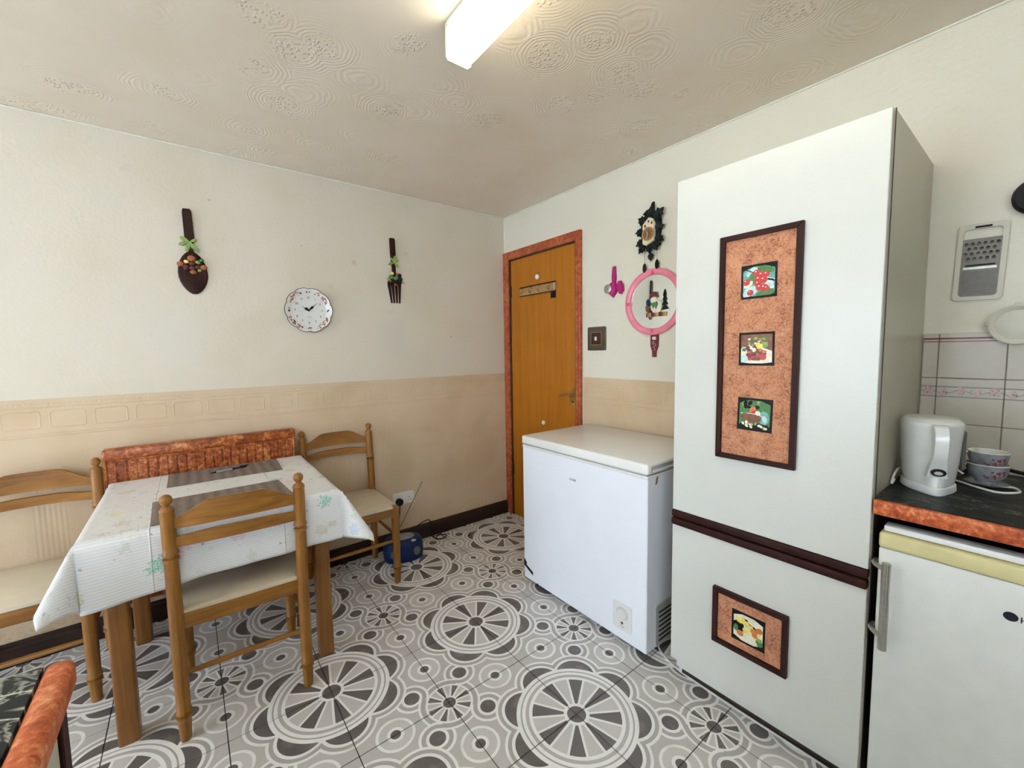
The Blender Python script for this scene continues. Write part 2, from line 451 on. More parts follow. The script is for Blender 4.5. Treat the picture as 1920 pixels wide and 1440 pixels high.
def backtile_material():
    m, nt, b = newmat('glazed_wall_tile', .28, 0, .5)
    v, x, y, z = coords(nt)
    n = noise(nt, v, 40, 3)
    nt.links.new(mixc(nt, n, (.50, .455, .375), (.58, .53, .445)), b.inputs['Base Color']); MATS['btile'] = m
    # border tile: grey lines with a rose garland, printed between z .085 and .125 of the tile (object origin at its foot)
    m, nt, b = newmat('rose_border_wall_tile', .28, 0, .5)
    v, x, y, z = coords(nt)
    base = mixc(nt, noise(nt, v, 40, 3), (.50, .455, .375), (.58, .53, .445))
    lines = step(nt, (z-.122).abs(), .0028, .0012).mx(step(nt, (z-.089).abs(), .0026, .001))
    wv = (y*(2*PI/.0755)).sin()
    stem = step(nt, (z-.1055-wv*.007).abs(), .0025, .0008)
    vo = voro(nt, comb(nt, y*1.0, z, 0), 150, 'F1', 1); petals = X(nt, vo.outputs['Distance'])
    ra = hyp(((y*(1/.0755)+.25).mod(1)-.5)*.0755, z-.110); rb = hyp(((y*(1/.0755)+.75).mod(1)-.5)*.0755, z-.102)
    rose = (ra < .0125).mx(rb < .009)
    leaf = step(nt, hyp(((y*(1/.02)).mod(1)-.5)*.02, z-.1055+wv*.008), .0045, .003)
    col = mixc(nt, lines, base, (.24, .22, .22)); col = mixc(nt, stem, col, (.28, .30, .29)); col = mixc(nt, leaf*.7, col, (.34, .36, .33))
    col = mixc(nt, rose, col, ramp(nt, petals, [(.2, (.48, .28, .27)), (.55, (.66, .48, .44)), (.75, (.30, .20, .20))]))
    nt.links.new(col, b.inputs['Base Color']); MATS['btile_border'] = m
    m, nt, b = newmat('red_lined_wall_tile', .28, 0, .5)
    v, x, y, z = coords(nt)
    base = mixc(nt, noise(nt, v, 40, 3), (.50, .455, .375), (.58, .53, .445))
    l = ((z-.132).abs() < .0026).mx((z-.122).abs() < .0014)
    nt.links.new(mixc(nt, l, base, (.16, .012, .018)), b.inputs['Base Color']); MATS['btile_red'] = m
backtile_material()

HONEY = wood('honey_chair_wood', (.17, .064, .008), (.36, .155, .024))
HONEYX = wood('honey_chair_wood_cross', (.17, .064, .008), (.36, .155, .024), 'x')
TLEG = wood('table_leg_wood', (.17, .060, .012), (.33, .140, .030))
DOORW = wood('orange_door_veneer', (.36, .115, .002), (.50, .175, .006), 'z', .45, .5)
DARKW = wood('dark_mahogany', (.016, .005, .004), (.040, .010, .007), 'z', .5)
DARKW.node_tree.nodes['Principled BSDF'].inputs['Specular IOR Level'].default_value = .2
BASEW = wood('dark_baseboard', (.018, .010, .007), (.040, .022, .015), 'x', .45)
BASEW.node_tree.nodes['Principled BSDF'].inputs['Specular IOR Level'].default_value = .22
ORANGE = marbled('orange_marbled_edge', (.24, .034, .008), (.58, .125, .032), (.84, .42, .20), .5, 1.7)
FRAMEP = marbled('red_brown_marbled_paint', (.20, .030, .010), (.42, .085, .028), (.58, .20, .08), .45)
RADP = marbled('chestnut_marbled_paint', (.06, .008, .003), (.34, .070, .011), (.74, .34, .11), .35, 1.1)
CORK = marbled('terracotta_bark_paint', (.17, .045, .022), (.60, .26, .14), (.72, .38, .22), .7, 3.2, .003)
WHITEM = plain('white_enamel', (.83, .86, .93), .28, var=.02, scale=5)
LIDM = plain('white_lid_enamel', (.82, .82, .80), .22, var=.02, scale=5)
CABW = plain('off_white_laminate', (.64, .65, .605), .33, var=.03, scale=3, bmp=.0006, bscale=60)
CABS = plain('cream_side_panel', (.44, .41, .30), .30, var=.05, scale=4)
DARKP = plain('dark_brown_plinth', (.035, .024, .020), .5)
BLACKP = plain('black_plastic', (.008, .008, .009), .5, spec=.2)
DKGREEN = plain('black_green_carving', (.006, .014, .012), .5, var=.3, scale=60, spec=.25)
GREYP = plain('grey_plastic', (.42, .42, .40), .4)
PLW = plain('white_plastic', (.74, .75, .73), .35, var=.03)
IVORY = plain('ivory_plastic', (.62, .60, .50), .45, var=.04)
CHROME = plain('brushed_steel', (.50, .49, .46), .32, 1, .08, 60)
BRASS = plain('aged_brass', (.52, .36, .14), .35, 1, .1)
GOLDP = plain('gold_print', (.60, .44, .16), .4, .4)
YEL = plain('yellowed_trim', (.66, .60, .31), .4, var=.06)
CREAMV = plain('cream_vinyl_seat', (.64, .56, .42), .45, var=.05, scale=12, bmp=.0004, bscale=120)
RED = plain('red_print', (.55, .03, .03), .35, var=.2, scale=150)
DRED = plain('dark_red_print', (.16, .008, .012), .35)
GREEN = plain('green_print', (.06, .20, .05), .45, var=.3, scale=150)
LGREEN = plain('light_green_leaf', (.25, .36, .09), .5, var=.3, scale=90)
TEAL = plain('teal_print', (.14, .40, .34), .4, var=.4, scale=90)
PALET = plain('pale_teal_print', (.50, .68, .68), .4, var=.2, scale=60)
YELP = plain('yellow_print', (.82, .68, .14), .4, var=.2, scale=90)
ORP = plain('orange_print', (.62, .20, .05), .4, var=.2, scale=90)
CRP = plain('cream_print', (.80, .76, .60), .4, var=.1, scale=90)
BRP = plain('brown_print', (.20, .075, .03), .4, var=.3, scale=90)
PURP = plain('plum_print', (.12, .015, .04), .4)
PINK = plain('pink_plastic', (.86, .25, .34), .22, var=.08)
HOTP = plain('hot_pink_dots', (.78, .09, .20), .25)
MAG = plain('magenta_plastic', (.42, .01, .16), .25, var=.1)
BLUEP = plain('blue_plastic', (.005, .022, .085), .4, var=.1, spec=.25)
SOCK = plain('socket_white', (.78, .77, .72), .35, var=.02)
GROUT = plain('dark_floor_grout', (.07, .06, .055), .9)
GROUTW = plain('brown_wall_grout', (.36, .29, .20), .9)
CABLEW = plain('white_cable_sheath', (.70, .69, .64), .45)
FRUITR = plain('dried_fruit_rust', (.40, .12, .04), .6, var=.3, scale=120)
FRUITP = plain('dried_fruit_plum', (.12, .02, .02), .6, var=.3, scale=120)
CHINA = plain('white_china', (.74, .74, .70), .15, var=.03)
CHINAG = plain('grey_blue_china', (.26, .27, .29), .2, var=.25, scale=30)
SWITCHM = plain('bronze_switch_plate', (.085, .065, .045), .35, .3)
m_, nt_, b_ = newmat('mirror_glass', .02, 1, .5); b_.inputs['Base Color'].default_value = (.80, .83, .81, 1); MIRROR = m_
m_, nt_, b_ = newmat('window_glass', .02, 0, .5); b_.inputs['Transmission Weight'].default_value = 1; b_.inputs['Base Color'].default_value = (1, 1, 1, 1); b_.inputs['IOR'].default_value = 1.0; GLASS = m_
m_, nt_, b_ = newmat('lit_diffuser', .4, 0, .3); b_.inputs['Base Color'].default_value = (.9, .9, .85, 1)
b_.inputs['Emission Color'].default_value = (1.0, .95, .76, 1); b_.inputs['Emission Strength'].default_value = LAMP; DIFF = m_

# ------------------------------------------------------------------ structure
# floor slab and separate patterned tiles
floor = struct('floor', MB().box(XL-.1, .1, YF-.1, .1, -.06, -.0035), GROUT)
GX, GY = -4.955*T, -3.06*T                          # world position of tile-grid node (0,0)
cache = {}
for i in range(-12, 6):
    for j in range(-10, 4):
        x0, x1, y0, y1 = GX+i*T, GX+(i+1)*T, GY+j*T, GY+(j+1)*T
        cx, cy = (x0+x1)/2, (y0+y1)/2
        g = .0015
        bx = [max(x0+g, XL+.001), min(x1-g, -.001), max(y0+g, YF+.001), min(y1-g, -.001)]
        if bx[1]-bx[0] < .01 or bx[3]-bx[2] < .01: continue
        rot = {(0, 0): 0, (1, 0): 1, (1, 1): 2, (0, 1): 3}[(i % 2, j % 2)]
        lx = [Vector((a-cx, b-cy, 0)) for a, b in ((bx[0], bx[2]), (bx[1], bx[3]))]
        R_ = Matrix.Rotation(-rot*PI/2, 4, 'Z'); lx = [R_ @ q for q in lx]
        xs = sorted(q.x for q in lx); ys = sorted(q.y for q in lx)
        key = tuple(round(q, 4) for q in (*xs, *ys))
        if key not in cache:
            o = MB().box(xs[0], xs[1], ys[0], ys[1], -.0035, 0, .0012).build('floor_tile', MATS['tile'], floor, 0)
            cache[key] = o.data
        else:
            o = bpy.data.objects.new('floor_tile', cache[key]); C.objects.link(o); o.parent = floor
        o.location = (cx, cy, 0); o.rotation_euler = (0, 0, rot*PI/2)
struct('ceiling', MB().box(XL-.1, .1, YF-.1, .1, H, H+.08), MATS['ceil'])
wb = struct('wall_back', MB().box(XL-.1, .1, 0, .1, -.02, H), MATS['cream_wallpaper'])
DZ = 1.135
MB().box(XL, -.001, -.0016, 0, .09, DZ, .0005).build('dado_paper', MATS['embossed_dado_back'], wb, 0)
wr = struct('wall_right', MB().box(0, .1, YF-.1, 0, -.02, H), MATS['cream_wallpaper_right'])
MB().box(-.0016, 0, -2.39, -.824, .0, DZ, .0005).build('dado_paper', MATS['embossed_dado_right'], wr, 0)
# left wall with its window opening
y0, y1, z0, z1 = WIN
wl = struct('wall_left', MB().box(XL-.1, XL, YF-.1, y0, -.02, H).box(XL-.1, XL, y1, 0, -.02, H).box(XL-.1, XL, y0, y1, -.02, z0).box(XL-.1, XL, y0, y1, z1, H), MATS['buff_wallpaper'])
wn = struct('window_1', MB().box(XL-.09, XL-.03, y0, y0+.05, z0, z1).box(XL-.09, XL-.03, y1-.05, y1, z0, z1).box(XL-.09, XL-.03, y0+.05, y1-.05, z0, z0+.05).box(XL-.09, XL-.03, y0+.05, y1-.05, z1-.05, z1).box(XL-.085, XL-.035, (y0+y1)/2-.025, (y0+y1)/2+.025, z0+.05, z1-.05), PLW)
MB().box(XL-.062, XL-.058, y0+.05, (y0+y1)/2-.025, z0+.05, z1-.05).build('pane', GLASS, wn, 0)
MB().box(XL-.062, XL-.058, (y0+y1)/2+.025, y1-.05, z0+.05, z1-.05).build('pane', GLASS, wn, 0)
MB().box(XL-.03, XL+.06, y0-.03, y1+.03, z0-.03, z0, .005).build('window_sill', PLW, wn, 0)
a0, a1, z0, z1 = WIN2
struct('wall_front', MB().box(XL-.1, a0, YF-.1, YF, -.02, H).box(a1, 0, YF-.1, YF, -.02, H).box(a0, a1, YF-.1, YF, -.02, z0).box(a0, a1, YF-.1, YF, z1, H), MATS['buff_wallpaper'])
am = (a0+a1)/2
wn = struct('window_2', MB().box(a0, a0+.05, YF-.09, YF-.03, z0, z1).box(a1-.05, a1, YF-.09, YF-.03, z0, z1).box(a0+.05, a1-.05, YF-.09, YF-.03, z0, z0+.05).box(a0+.05, a1-.05, YF-.09, YF-.03, z1-.05, z1).box(am-.025, am+.025, YF-.085, YF-.035, z0+.05, z1-.05), PLW)
MB().box(a0+.05, am-.025, YF-.062, YF-.058, z0+.05, z1-.05).build('pane', GLASS, wn, 0)
MB().box(am+.025, a1-.05, YF-.062, YF-.058, z0+.05, z1-.05).build('pane', GLASS, wn, 0)
# baseboard on the back wall, rounded top lip
prof = [(0, 0), (.018, 0), (.018, .075), (.014, .082), (.014, .092), (.008, .100), (0, .100)]
bb = MB().prism(prof, XL, -.001, Matrix(((0, 0, 1, 0), (-1, 0, 0, -.0018), (0, 1, 0, 0), (0, 0, 0, 1))))
struct('baseboard_back', bb, BASEW)
# thin pale bead of filler where the walls meet the ceiling
CN = plain('pale_filler_bead', (.80, .78, .68), .5)
struct('trim_1', MB().tube([(XL, -.004, H-.004), (-.004, -.004, H-.004)], .004, 6), CN)
struct('trim_2', MB().tube([(-.004, -.004, H-.004), (-.004, YF, H-.004)], .004, 6), CN)
struct('trim_3', MB().tube([(-.003, -.003, 2.08), (-.003, -.003, H-.008)], .004, 6), CN)

# ------------------------------------------------------------------ door with its red-brown frame
door = struct('door_1', MB().box(-.012, -.004, -.765, -.088, .006, 1.995, .002), DOORW)
def arch(u0, u1, v0, v1, horiz):
    mb = MB()
    if horiz: mb.box(u0, u1, v0, v1, 0, .022, .003).box(u0, u1, v0, v0+.018, .022, .028, .002)
    return mb
fr = struct('trim_4', MB().box(-.024, 0, -.072, -.002, 0, 2.066, .004, seg=2).box(-.030, -.024, -.072, -.052, 0, 2.046, .002), FRAMEP)
MB().box(-.024, 0, -.816, -.778, 0, 2.066, .004, seg=2).box(-.030, -.024, -.798, -.780, 0, 2.046, .002).build('door_frame_post', FRAMEP, fr)
MB().box(-.024, 0, -.7779, -.0721, 2.004, 2.066, .004, seg=2).box(-.030, -.024, -.7799, -.0721, 2.006, 2.024, .002).build('door_frame_head', FRAMEP, fr)
MB().box(-.016, -.001, -.0878, -.0725, 0, 2.003).box(-.016, -.001, -.7775, -.7655, 0, 2.003).box(-.016, -.001, -.7655, -.0878, 1.9955, 2.003).build('door_stop', DARKP, fr, 0)
for z in (.33, 1.72): MB().box(-.020, -.012, -.098, -.086, z, z+.085, .001).tube([(-.021, -.088, z), (-.021, -.088, z+.085)], .004, 8).build('hinge', DARKP, door)
h = MB().prism(rrect(.722, .760, .945, 1.058, .01), .012, .016, W2(0, 0)).build('door_handle', BRASS, door)
p = MB().tube(spline([W2(0, 0) @ Vector(q) for q in ((.745, 1.012, .012), (.745, 1.012, .045), (.735, 1.012, .052), (.69, 1.014, .05), (.64, 1.008, .046))]), [.008]*6+[.007]*18+[.005], 8)
p.build('lever', BRASS, h)
MB().prism(circ(.742, .968, .006, 10), .0165, .018, W2(0, 0)).build('keyhole', BLACKP, h)
t = MB().ball((-.020, -.403, 1.832), .020, 12, (.7, 1, 1)).build('knob', CHINA)
tag(t, 'round white knob high on the orange wood door above the hook rail', 'knob')
t = MB().ball((-.018, -.452, .792), .016, 12, (.7, 1, 1)).build('knob', CHINA)
tag(t, 'small round white knob low on the orange door just above the freezer lid', 'knob')
# the hook rail on the door
hr = thing('coat_hook_rail', 'short brass coat hook rail with small hooks screwed to the orange door', 'hook rail', (-.012, -.40, 1.745))
q = Matrix.Translation((.012, .40, -1.745))
MB().prism([(.209, 1.712), (.592, 1.712), (.592, 1.778), (.209, 1.778)], .012, .020, q @ W2(0, 0)).build('backboard', wood('rail_oak', (.30, .17, .06), (.46, .30, .13), 'y'), hr)
MB().prism([(.209, 1.771), (.594, 1.771), (.594, 1.779), (.209, 1.779)], .020, .024, q @ W2(0, 0)).prism([(.209, 1.711), (.594, 1.711), (.594, 1.717), (.209, 1.717)], .020, .024, q @ W2(0, 0)).build('edge_moulding', DARKW, hr)
for k in range(4):
    u_ = .24+.098*k
    hk = MB().tube(spline([q @ W2(0, 0) @ Vector(p_) for p_ in ((u_, 1.765, .020), (u_, 1.760, .030), (u_, 1.74, .028), (u_, 1.728, .034), (u_, 1.733, .046), (u_, 1.742, .048))], 4), .0035, 6).ball(q @ W2(0, 0) @ Vector((u_, 1.744, .048)), .006, 8)
    hk.build('hook', BRASS, hr)
MB().prism([(.572, 1.722), (.576, 1.722), (.576, 1.768), (.572, 1.768)], .020, .0215, q @ W2(0, 0)).build('white_strip', PLW, hr, 0)
t = MB().prism([(.540, 1.668), (.584, 1.668), (.584, 1.709), (.540, 1.709)], .012, .020, W2(0, 0)).build('black_tab', BLACKP)
tag(t, 'small black square tab stuck to the orange door under the hook rail end', 'tab')

# ------------------------------------------------------------------ light fitting
lf = thing('ceiling_light', 'lit fluorescent batten light with glowing wraparound diffuser on the swirled ceiling', 'light fitting', (-1.27, -2.05, H))
yl0, yl1 = -1.452+2.05, -2.75+2.05
MB().box(-.045, .045, yl1, yl0-.004, -.030, -.0006, .002).build('tray', PLW, lf, 0)
dprof = [(-.040, -.030), (-.044, -.036), (-.044, -.100), (-.038, -.112), (.028, -.112), (.040, -.100), (.044, -.036), (.040, -.030)]
MB().prism([(a, b) for a, b in dprof], yl1+.004, yl0-.006, Matrix(((1, 0, 0, 0), (0, 0, 1, 0), (0, 1, 0, 0), (0, 0, 0, 1)))).build('diffuser', DIFF, lf, 0)
cp = [(-.047, -.006), (-.048, -.106), (-.040, -.116), (.030, -.116), (.044, -.103), (.048, -.030), (.047, -.006)]
for a, b in ((yl0-.005, yl0), (yl1, yl1+.004)):
    MB().prism(cp, a, b, Matrix(((1, 0, 0, 0), (0, 0, 1, 0), (0, 1, 0, 0), (0, 0, 0, 1)))).build('end_cap', plain('cream_end_cap', (.72, .70, .48), .4), lf, 0)

# ------------------------------------------------------------------ tall cabinet
CX, CY0, CY1 = -.58, -1.808, -2.394
cab = thing('tall_cabinet', 'tall off-white two-door larder cabinet reaching near the ceiling beside the chest freezer', 'cabinet', (CX/2, (CY0+CY1)/2, 0))
def LQ(x=0, y=0, z=0): return Matrix.Translation((x-CX/2, y-(CY0+CY1)/2, z))
q = LQ()
MB().box(CX+.020, -.003, CY1+.016, CY0-.016, .06, 1.905).build('carcass', CABW, cab, 0)
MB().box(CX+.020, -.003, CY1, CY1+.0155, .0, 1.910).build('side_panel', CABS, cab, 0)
MB().box(CX+.020, -.003, CY0-.0155, CY0, .092, 1.910).box(CX+.064, -.003, CY0-.0155, CY0-.002, 0, .092).build('side_panel', CABW, cab, 0)
for n_, z0, z1 in (('upper_door', .698, 1.908), ('lower_door', .098, .640)):
    MB().box(CX, CX+.019, CY1+.002, CY0-.001, z0, z1, .0015).build(n_, CABW, cab, 0)
MB().box(CX-.006, CX+.018, CY1+.001, CY0, .672, .697, .004, seg=2).build('handle_rail', DARKW, cab)
MB().box(CX-.010, CX+.018, CY1+.001, CY0, .641, .668, .006, seg=2).build('handle_rail', DARKW, cab)
MB().box(CX+.062, CX+.078, CY1+.016, CY0-.016, .0, .0975).build('plinth', DARKP, cab, 0)
MB().box(CX+.020, -.003, CY1-.0016, CY1-.0001, 0, .855).build('shade_panel', DARKP, cab, 0)  # thin dark sheet, paints in the shade on the side below the worktop
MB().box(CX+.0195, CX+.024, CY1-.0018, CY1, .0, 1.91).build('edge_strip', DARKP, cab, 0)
for ch in cab.children: ch.data.transform(q)

def picture(name, mb_bg, ellipses, mats, parent, M_):
    """thin printed picture: list of (material index, u, v, ru, rv, rotation)"""
    mb = MB(); k = 0
    for (mi, u_, v_, ru, rv, a) in ellipses:
        k += 1
        n = 10
        pts = [(u_+ru*math.cos(2*PI*t_/n)*math.cos(a)-rv*math.sin(2*PI*t_/n)*math.sin(a), v_+ru*math.cos(2*PI*t_/n)*math.sin(a)+rv*math.sin(2*PI*t_/n)*math.cos(a)) for t_ in range(n)]
        pts = [(max(-.046, min(.046, a_)), max(-.046, min(.046, b_))) for a_, b_ in pts]
        mb.prism(pts, .0042, .0043+k*.00002, M_, mi)
    return mb.build(name, mats, parent, 0)
PM = [RED, GREEN, TEAL, PALET, YELP, ORP, CRP, BRP, PURP, LGREEN, BLACKP]
def pic_cherries():
    r = random.Random(3); e = [(2, 0, 0, .06, .06, 0), (3, -.02, .03, .02, .012, .5), (3, .03, -.02, .014, .022, 0), (3, -.025, -.03, .03, .014, .4), (1, .02, .034, .026, .012, -.3), (1, -.01, .01, .02, .02, 0), (1, .02, -.04, .03, .012, .2), (6, -.03, -.008, .016, .008, .6), (10, -.02, .03, .035, .0015, -.5), (6, .03, .004, .02, .003, -.3), (10, .035, .0, .02, .003, -.3)]
    for (u_, v_, s) in ((-.006, .026, .011), (.008, .018, .012), (.022, .018, .010), (.0, .006, .013), (.014, .002, .012), (-.002, -.008, .011), (.004, -.020, .012), (.016, -.022, .012), (.024, -.026, .009), (-.036, .0, .011), (-.024, -.034, .010)):
        e += [(0, u_, v_, s, s*.95, 0), (6, u_-.003, v_+.004, s*.22, s*.16, 0)]
    return e
def pic_basket():
    r = random.Random(5); e = [(7, 0, .02, .06, .06, 0), (6, 0, -.025, .06, .03, 0), (3, -.035, -.03, .02, .012, .4), (7, .0, -.018, .03, .02, 0)]
    for k in range(26): e.append((r.choice((9, 1, 9, 6)), r.uniform(-.022, .034), r.uniform(.006, .038), .004, .0035, 0))
    e += [(9, .024, .012, .010, .009, 0), (4, .006, .010, .008, .011, .3), (4, .014, .008, .006, .008, 0), (6, -.036, -.002, .010, .009, 0), (1, -.036, -.002, .007, .006, 0)]
    for k in range(24): e.append((r.choice((0, 8, 8, 0, 5)), r.uniform(-.028, .026), r.uniform(-.034, .004), .0055, .005, 0))
    return e+[(0, .020, -.026, .010, .010, 0), (6, -.006, -.003, .006, .007, 0)]
def pic_bowl():
    r = random.Random(8); e = [(1, 0, 0, .06, .06, 0), (2, .028, -.008, .016, .022, 0), (3, .03, -.012, .008, .012, .2)]
    for k in range(18): e.append((r.choice((1, 10, 9, 1)), r.uniform(-.04, .036), r.uniform(.006, .04), .009, .006, r.uniform(0, 3)))
    e += [(7, -.010, -.010, .032, .019, 0), (6, -.010, .0, .033, .004, -.06), (7, -.010, -.002, .030, .004, -.06)]
    for u_, v_, mi in ((-.012, .012, 5), (.0, .010, 0), (-.004, .020, 5), (.010, .006, 6), (-.022, .012, 1), (-.030, .008, 1)): e.append((mi, u_, v_, .008, .0075, 0))
    e.append((10, .0, -.038, .05, .012, 0))
    for k in range(16): e.append((r.choice((6, 6, 7, 9)), r.uniform(-.036, .036), r.uniform(-.042, -.026), .0055, .004, r.uniform(0, 3)))
    return e
def pic_lemons():
    e = [(6, 0, 0, .06, .06, 0), (10, -.03, .0, .02, .02, 0), (10, .0, .02, .03, .012, -.4)]
    for mi, u_, v_, ru, rv, a in ((4, -.024, .026, .016, .014, .3), (6, -.028, .036, .010, .006, 0), (4, -.006, .020, .010, .009, 0), (6, .012, .030, .014, .009, -.4), (6, .028, .026, .012, .009, 0), (5, .036, .014, .010, .010, 0), (4, -.004, -.004, .013, .012, .3), (6, -.002, .004, .009, .006, .3), (4, .008, .012, .010, .008, 0), (5, .020, .004, .012, .010, 0), (5, .022, -.008, .010, .009, 0), (4, .034, -.002, .007, .005, .6), (1, -.038, -.008, .008, .012, 0), (5, -.024, -.022, .012, .010, 0), (6, .002, -.026, .018, .010, -.4), (1, .036, -.028, .012, .012, 0), (9, .036, -.018, .009, .007, 0), (6, .022, -.034, .008, .007, 0)):
        e.append((mi, u_, v_, ru, rv, a))
    return e
def board(name, label, y0, y1, z0, z1, pics):
    t = thing(name, label, 'picture board', (CX, (y0+y1)/2, z0))
    inv = Matrix.Translation((-CX, -(y0+y1)/2, -z0)); Mw = inv @ W2(0, 0, CX)
    u0, u1 = -y0, -y1; g = .016
    MB().prism([(u0+g*.6, z0+g*.6), (u1-g*.6, z0+g*.6), (u1-g*.6, z1-g*.6), (u0+g*.6, z1-g*.6)], .0005, .005, Mw).build('backing', CORK, t, 0)
    for pts in ([(u0, z0), (u1, z0), (u1-g, z0+g), (u0+g, z0+g)], [(u1, z0), (u1, z1), (u1-g, z1-g), (u1-g, z0+g)], [(u1, z1), (u0, z1), (u0+g, z1-g), (u1-g, z1-g)], [(u0, z1), (u0, z0), (u0+g, z0+g), (u0+g, z1-g)]):
        MB().dome(pts, .0005, .015, Mw, 0, .995).build('frame_strip', DARKW, t, 20)
    for (uc, vc, rot, fn) in pics:
        Mt = Mw @ Matrix.Translation((uc, vc, .002)) @ Matrix.Rotation(rot, 4, 'Z')
        tl = MB().prism([(-.0525, -.053), (.0525, -.053), (.0525, .053), (-.0525, .053)], .0031, .0038, Mt).build('picture_tile', BLACKP, t, 0)
        picture('print', None, fn(), PM, tl, Mt)
    return t
board('picture_board', 'long terracotta board in dark frame with three fruit tiles, on upper cabinet door', -1.974, -2.212, .937, 1.673,
      [(2.0935, 1.5175, .01, pic_cherries), (2.0925, 1.305, .01, pic_basket), (2.093, 1.0935, -.02, pic_bowl)])
board('picture_board', 'small terracotta board in dark frame with one lemon tile, on lower cabinet door', -1.976, -2.211, .268, .470, [(2.093, .3635, 0, pic_lemons)])

# ------------------------------------------------------------------ chest freezer
fz = thing('chest_freezer', 'white chest freezer with a thick lid between the orange door and tall cabinet', 'freezer', (-.30, -1.296, 0))
q = Matrix.Translation((.30, 1.296, 0))
FX, FY0, FY1 = -.573, -.893, -1.693
MB().box(FX, -.03, FY1, FY0, .028, .785, .004, q).build('body', WHITEM, fz, 0)
MB().box(FX-.002, -.028, FY1-.002, FY0+.002, .780, .792, .003, q).build('rim_seal', PLW, fz, 0)
MB().box(FX-.004, -.025, FY1-.004, FY0+.004, .797, .843, .009, q, seg=3).build('lid', LIDM, fz)
MB().box(FX+.008, -.035, FY1+.01, FY0-.01, .790, .7985, 0, q).build('gasket', GREYP, fz, 0)
sM = W1(0, 0, FY1-.004)
MB().prism(rrect(-.555, -.30, .806, .832, .004), 0, .002, q @ sM).build('handle_recess', GREYP, fz, 0)
MB().prism(rrect(-.548, -.31, .809, .816, .002), .002, .004, q @ sM).build('handle_lip', LIDM, fz, 0)
fM = q @ W2(0, 0, FX)
b = MB(); text(b, 'LOGIK', .0155, fM @ Matrix.Translation((1.275, .681, .0004))); b.build('badge', plain('grey_badge_ink', (.10, .11, .13), .4), fz, 0)
cpnl = MB().prism(rrect(1.522, 1.622, .074, .196, .010), 0, .0022, fM).build('control_panel', PLW, fz, 0)
mb = MB(); mb.lathe([(.0022, .026), (.010, .024), (.011, .021), (.011, 0)], 20, fM @ Matrix.Translation((1.572, .150, 0))); mb.build('dial', PLW, cpnl)
ring = MB()
for k in range(24):
    a0_, a1_ = math.radians(-50+k*11.6), math.radians(-50+(k+1)*11.6)
    ring.prism([(1.572+r_*math.cos(a), .150+r_*math.sin(a)) for r_, a in ((.028, a0_), (.030, a0_), (.030, a1_), (.028, a1_))], .0022, .0030, fM)
ring.build('dial_scale', GREYP, cpnl, 0)
mb = MB(); mb.lathe([(.0022, .006), (.004, .0055), (.0045, 0)], 12, fM @ Matrix.Translation((1.572, .108, 0))); mb.build('indicator_light', DRED, cpnl)
b = MB(); text(b, 'POWER', .007, fM @ Matrix.Translation((1.572, .092, .0024))); b.build('lettering', GREYP, cpnl, 0)
vM = q @ W1(0, 0, FY1)
vt = MB().prism(rrect(-.512, -.20, .035, .222, .012), 0, .006, vM).build('vent_grille', plain('vent_grey', (.50, .50, .48), .45), fz, 0)
for k in range(7):
    MB().prism([(-.49, .055+k*.021), (-.225, .055+k*.021), (-.225, .063+k*.021), (-.49, .063+k*.021)], .006, .0065, vM).build('slot', BLACKP, vt, 0)
MB().prism(rrect(-.507, -.205, .040, .217, .010), .0061, .0062, vM).build('vent_field', GREYP, vt, 0)
for sx, sy in ((FX+.05, FY1+.05), (FX+.05, FY0-.05), (-.08, FY1+.05), (-.08, FY0-.05)):
    MB().lathe([(0, .018), (.02, .018), (.028, .012)], 12, q @ Matrix.Translation((sx, sy, 0))).build('foot', BLACKP, fz)
MB().prism([(.894, .115), (.970, .083), (.970, .068), (.966, .066), (.894, .100)], 0, .0008, fM).prism([(.899, .139), (.918, .118), (.915, .108), (.894, .112), (.894, .128)], 0, .0012, fM).build('black_sticker', BLACKP, fz, 0)
MB().prism(circ(1.008, .030, .0045, 8, .0075), 0, .001, fM).build('scuff', BLACKP, fz, 0)
MB().prism([(-.512, .776), (-.497, .786), (-.506, .752), (-.520, .748)], 0, .001, vM).build('brown_tape', plain('brown_tape', (.27, .15, .04), .4), fz, 0)
# cable from under the freezer along the cabinet plinth
cb = MB().tube(spline([(-.44, -1.66, .02), (-.475, -1.70, .0046), (-.507, -1.78, .0046), (-.518, -1.868, .0046), (-.5235, -2.018, .0046), (-.5245, -2.24, .0046), (-.5245, -2.40, .0046), (-.50, -2.60, .0046), (-.50, -2.85, .0046)]), .0042, 8).build('power_cable', CABLEW)
tag(cb, 'white power cable running along the floor past the tall cabinet plinth', 'cable')

# ------------------------------------------------------------------ right worktop, tiles, under-counter fridge
wt = thing('worktop', 'black marbled kitchen worktop with orange front edge, beside the tall cabinet', 'worktop', (-.30, -2.9, .86))
q = Matrix.Translation((.30, 2.9, -.86))
MB().box(-.575, -.012, -3.40, -2.397, .861, .900, 0, q).build('slab', MATS['marble'], wt, 0)
MB().box(-.591, -.5755, -3.40, -2.397, .860, .8996, .004, q, seg=2).build('edge_strip', ORANGE, wt)
fg = thing('undercounter_fridge', 'white under-counter fridge with yellowed top trim and steel bar handle, below worktop', 'fridge', (-.30, -2.69, 0))
q = Matrix.Translation((.30, 2.69, 0))
MB().box(-.53, -.04, -2.975, -2.425, .02, .775, .003, q).build('body', WHITEM, fg, 0)
MB().box(-.572, -.530, -2.98, -2.418, .815, .832, .005, q, seg=2).build('top_cap', LIDM, fg)
MB().box(-.5295, -.04, -2.975, -2.425, .776, .812, 0, q).build('gap_shade', DARKP, fg, 0)  # dark block painting in the shadow between fridge and worktop
MB().box(-.584, -.535, -2.98, -2.411, .772, .8135, .007, q, seg=3).build('top_trim', YEL, fg)
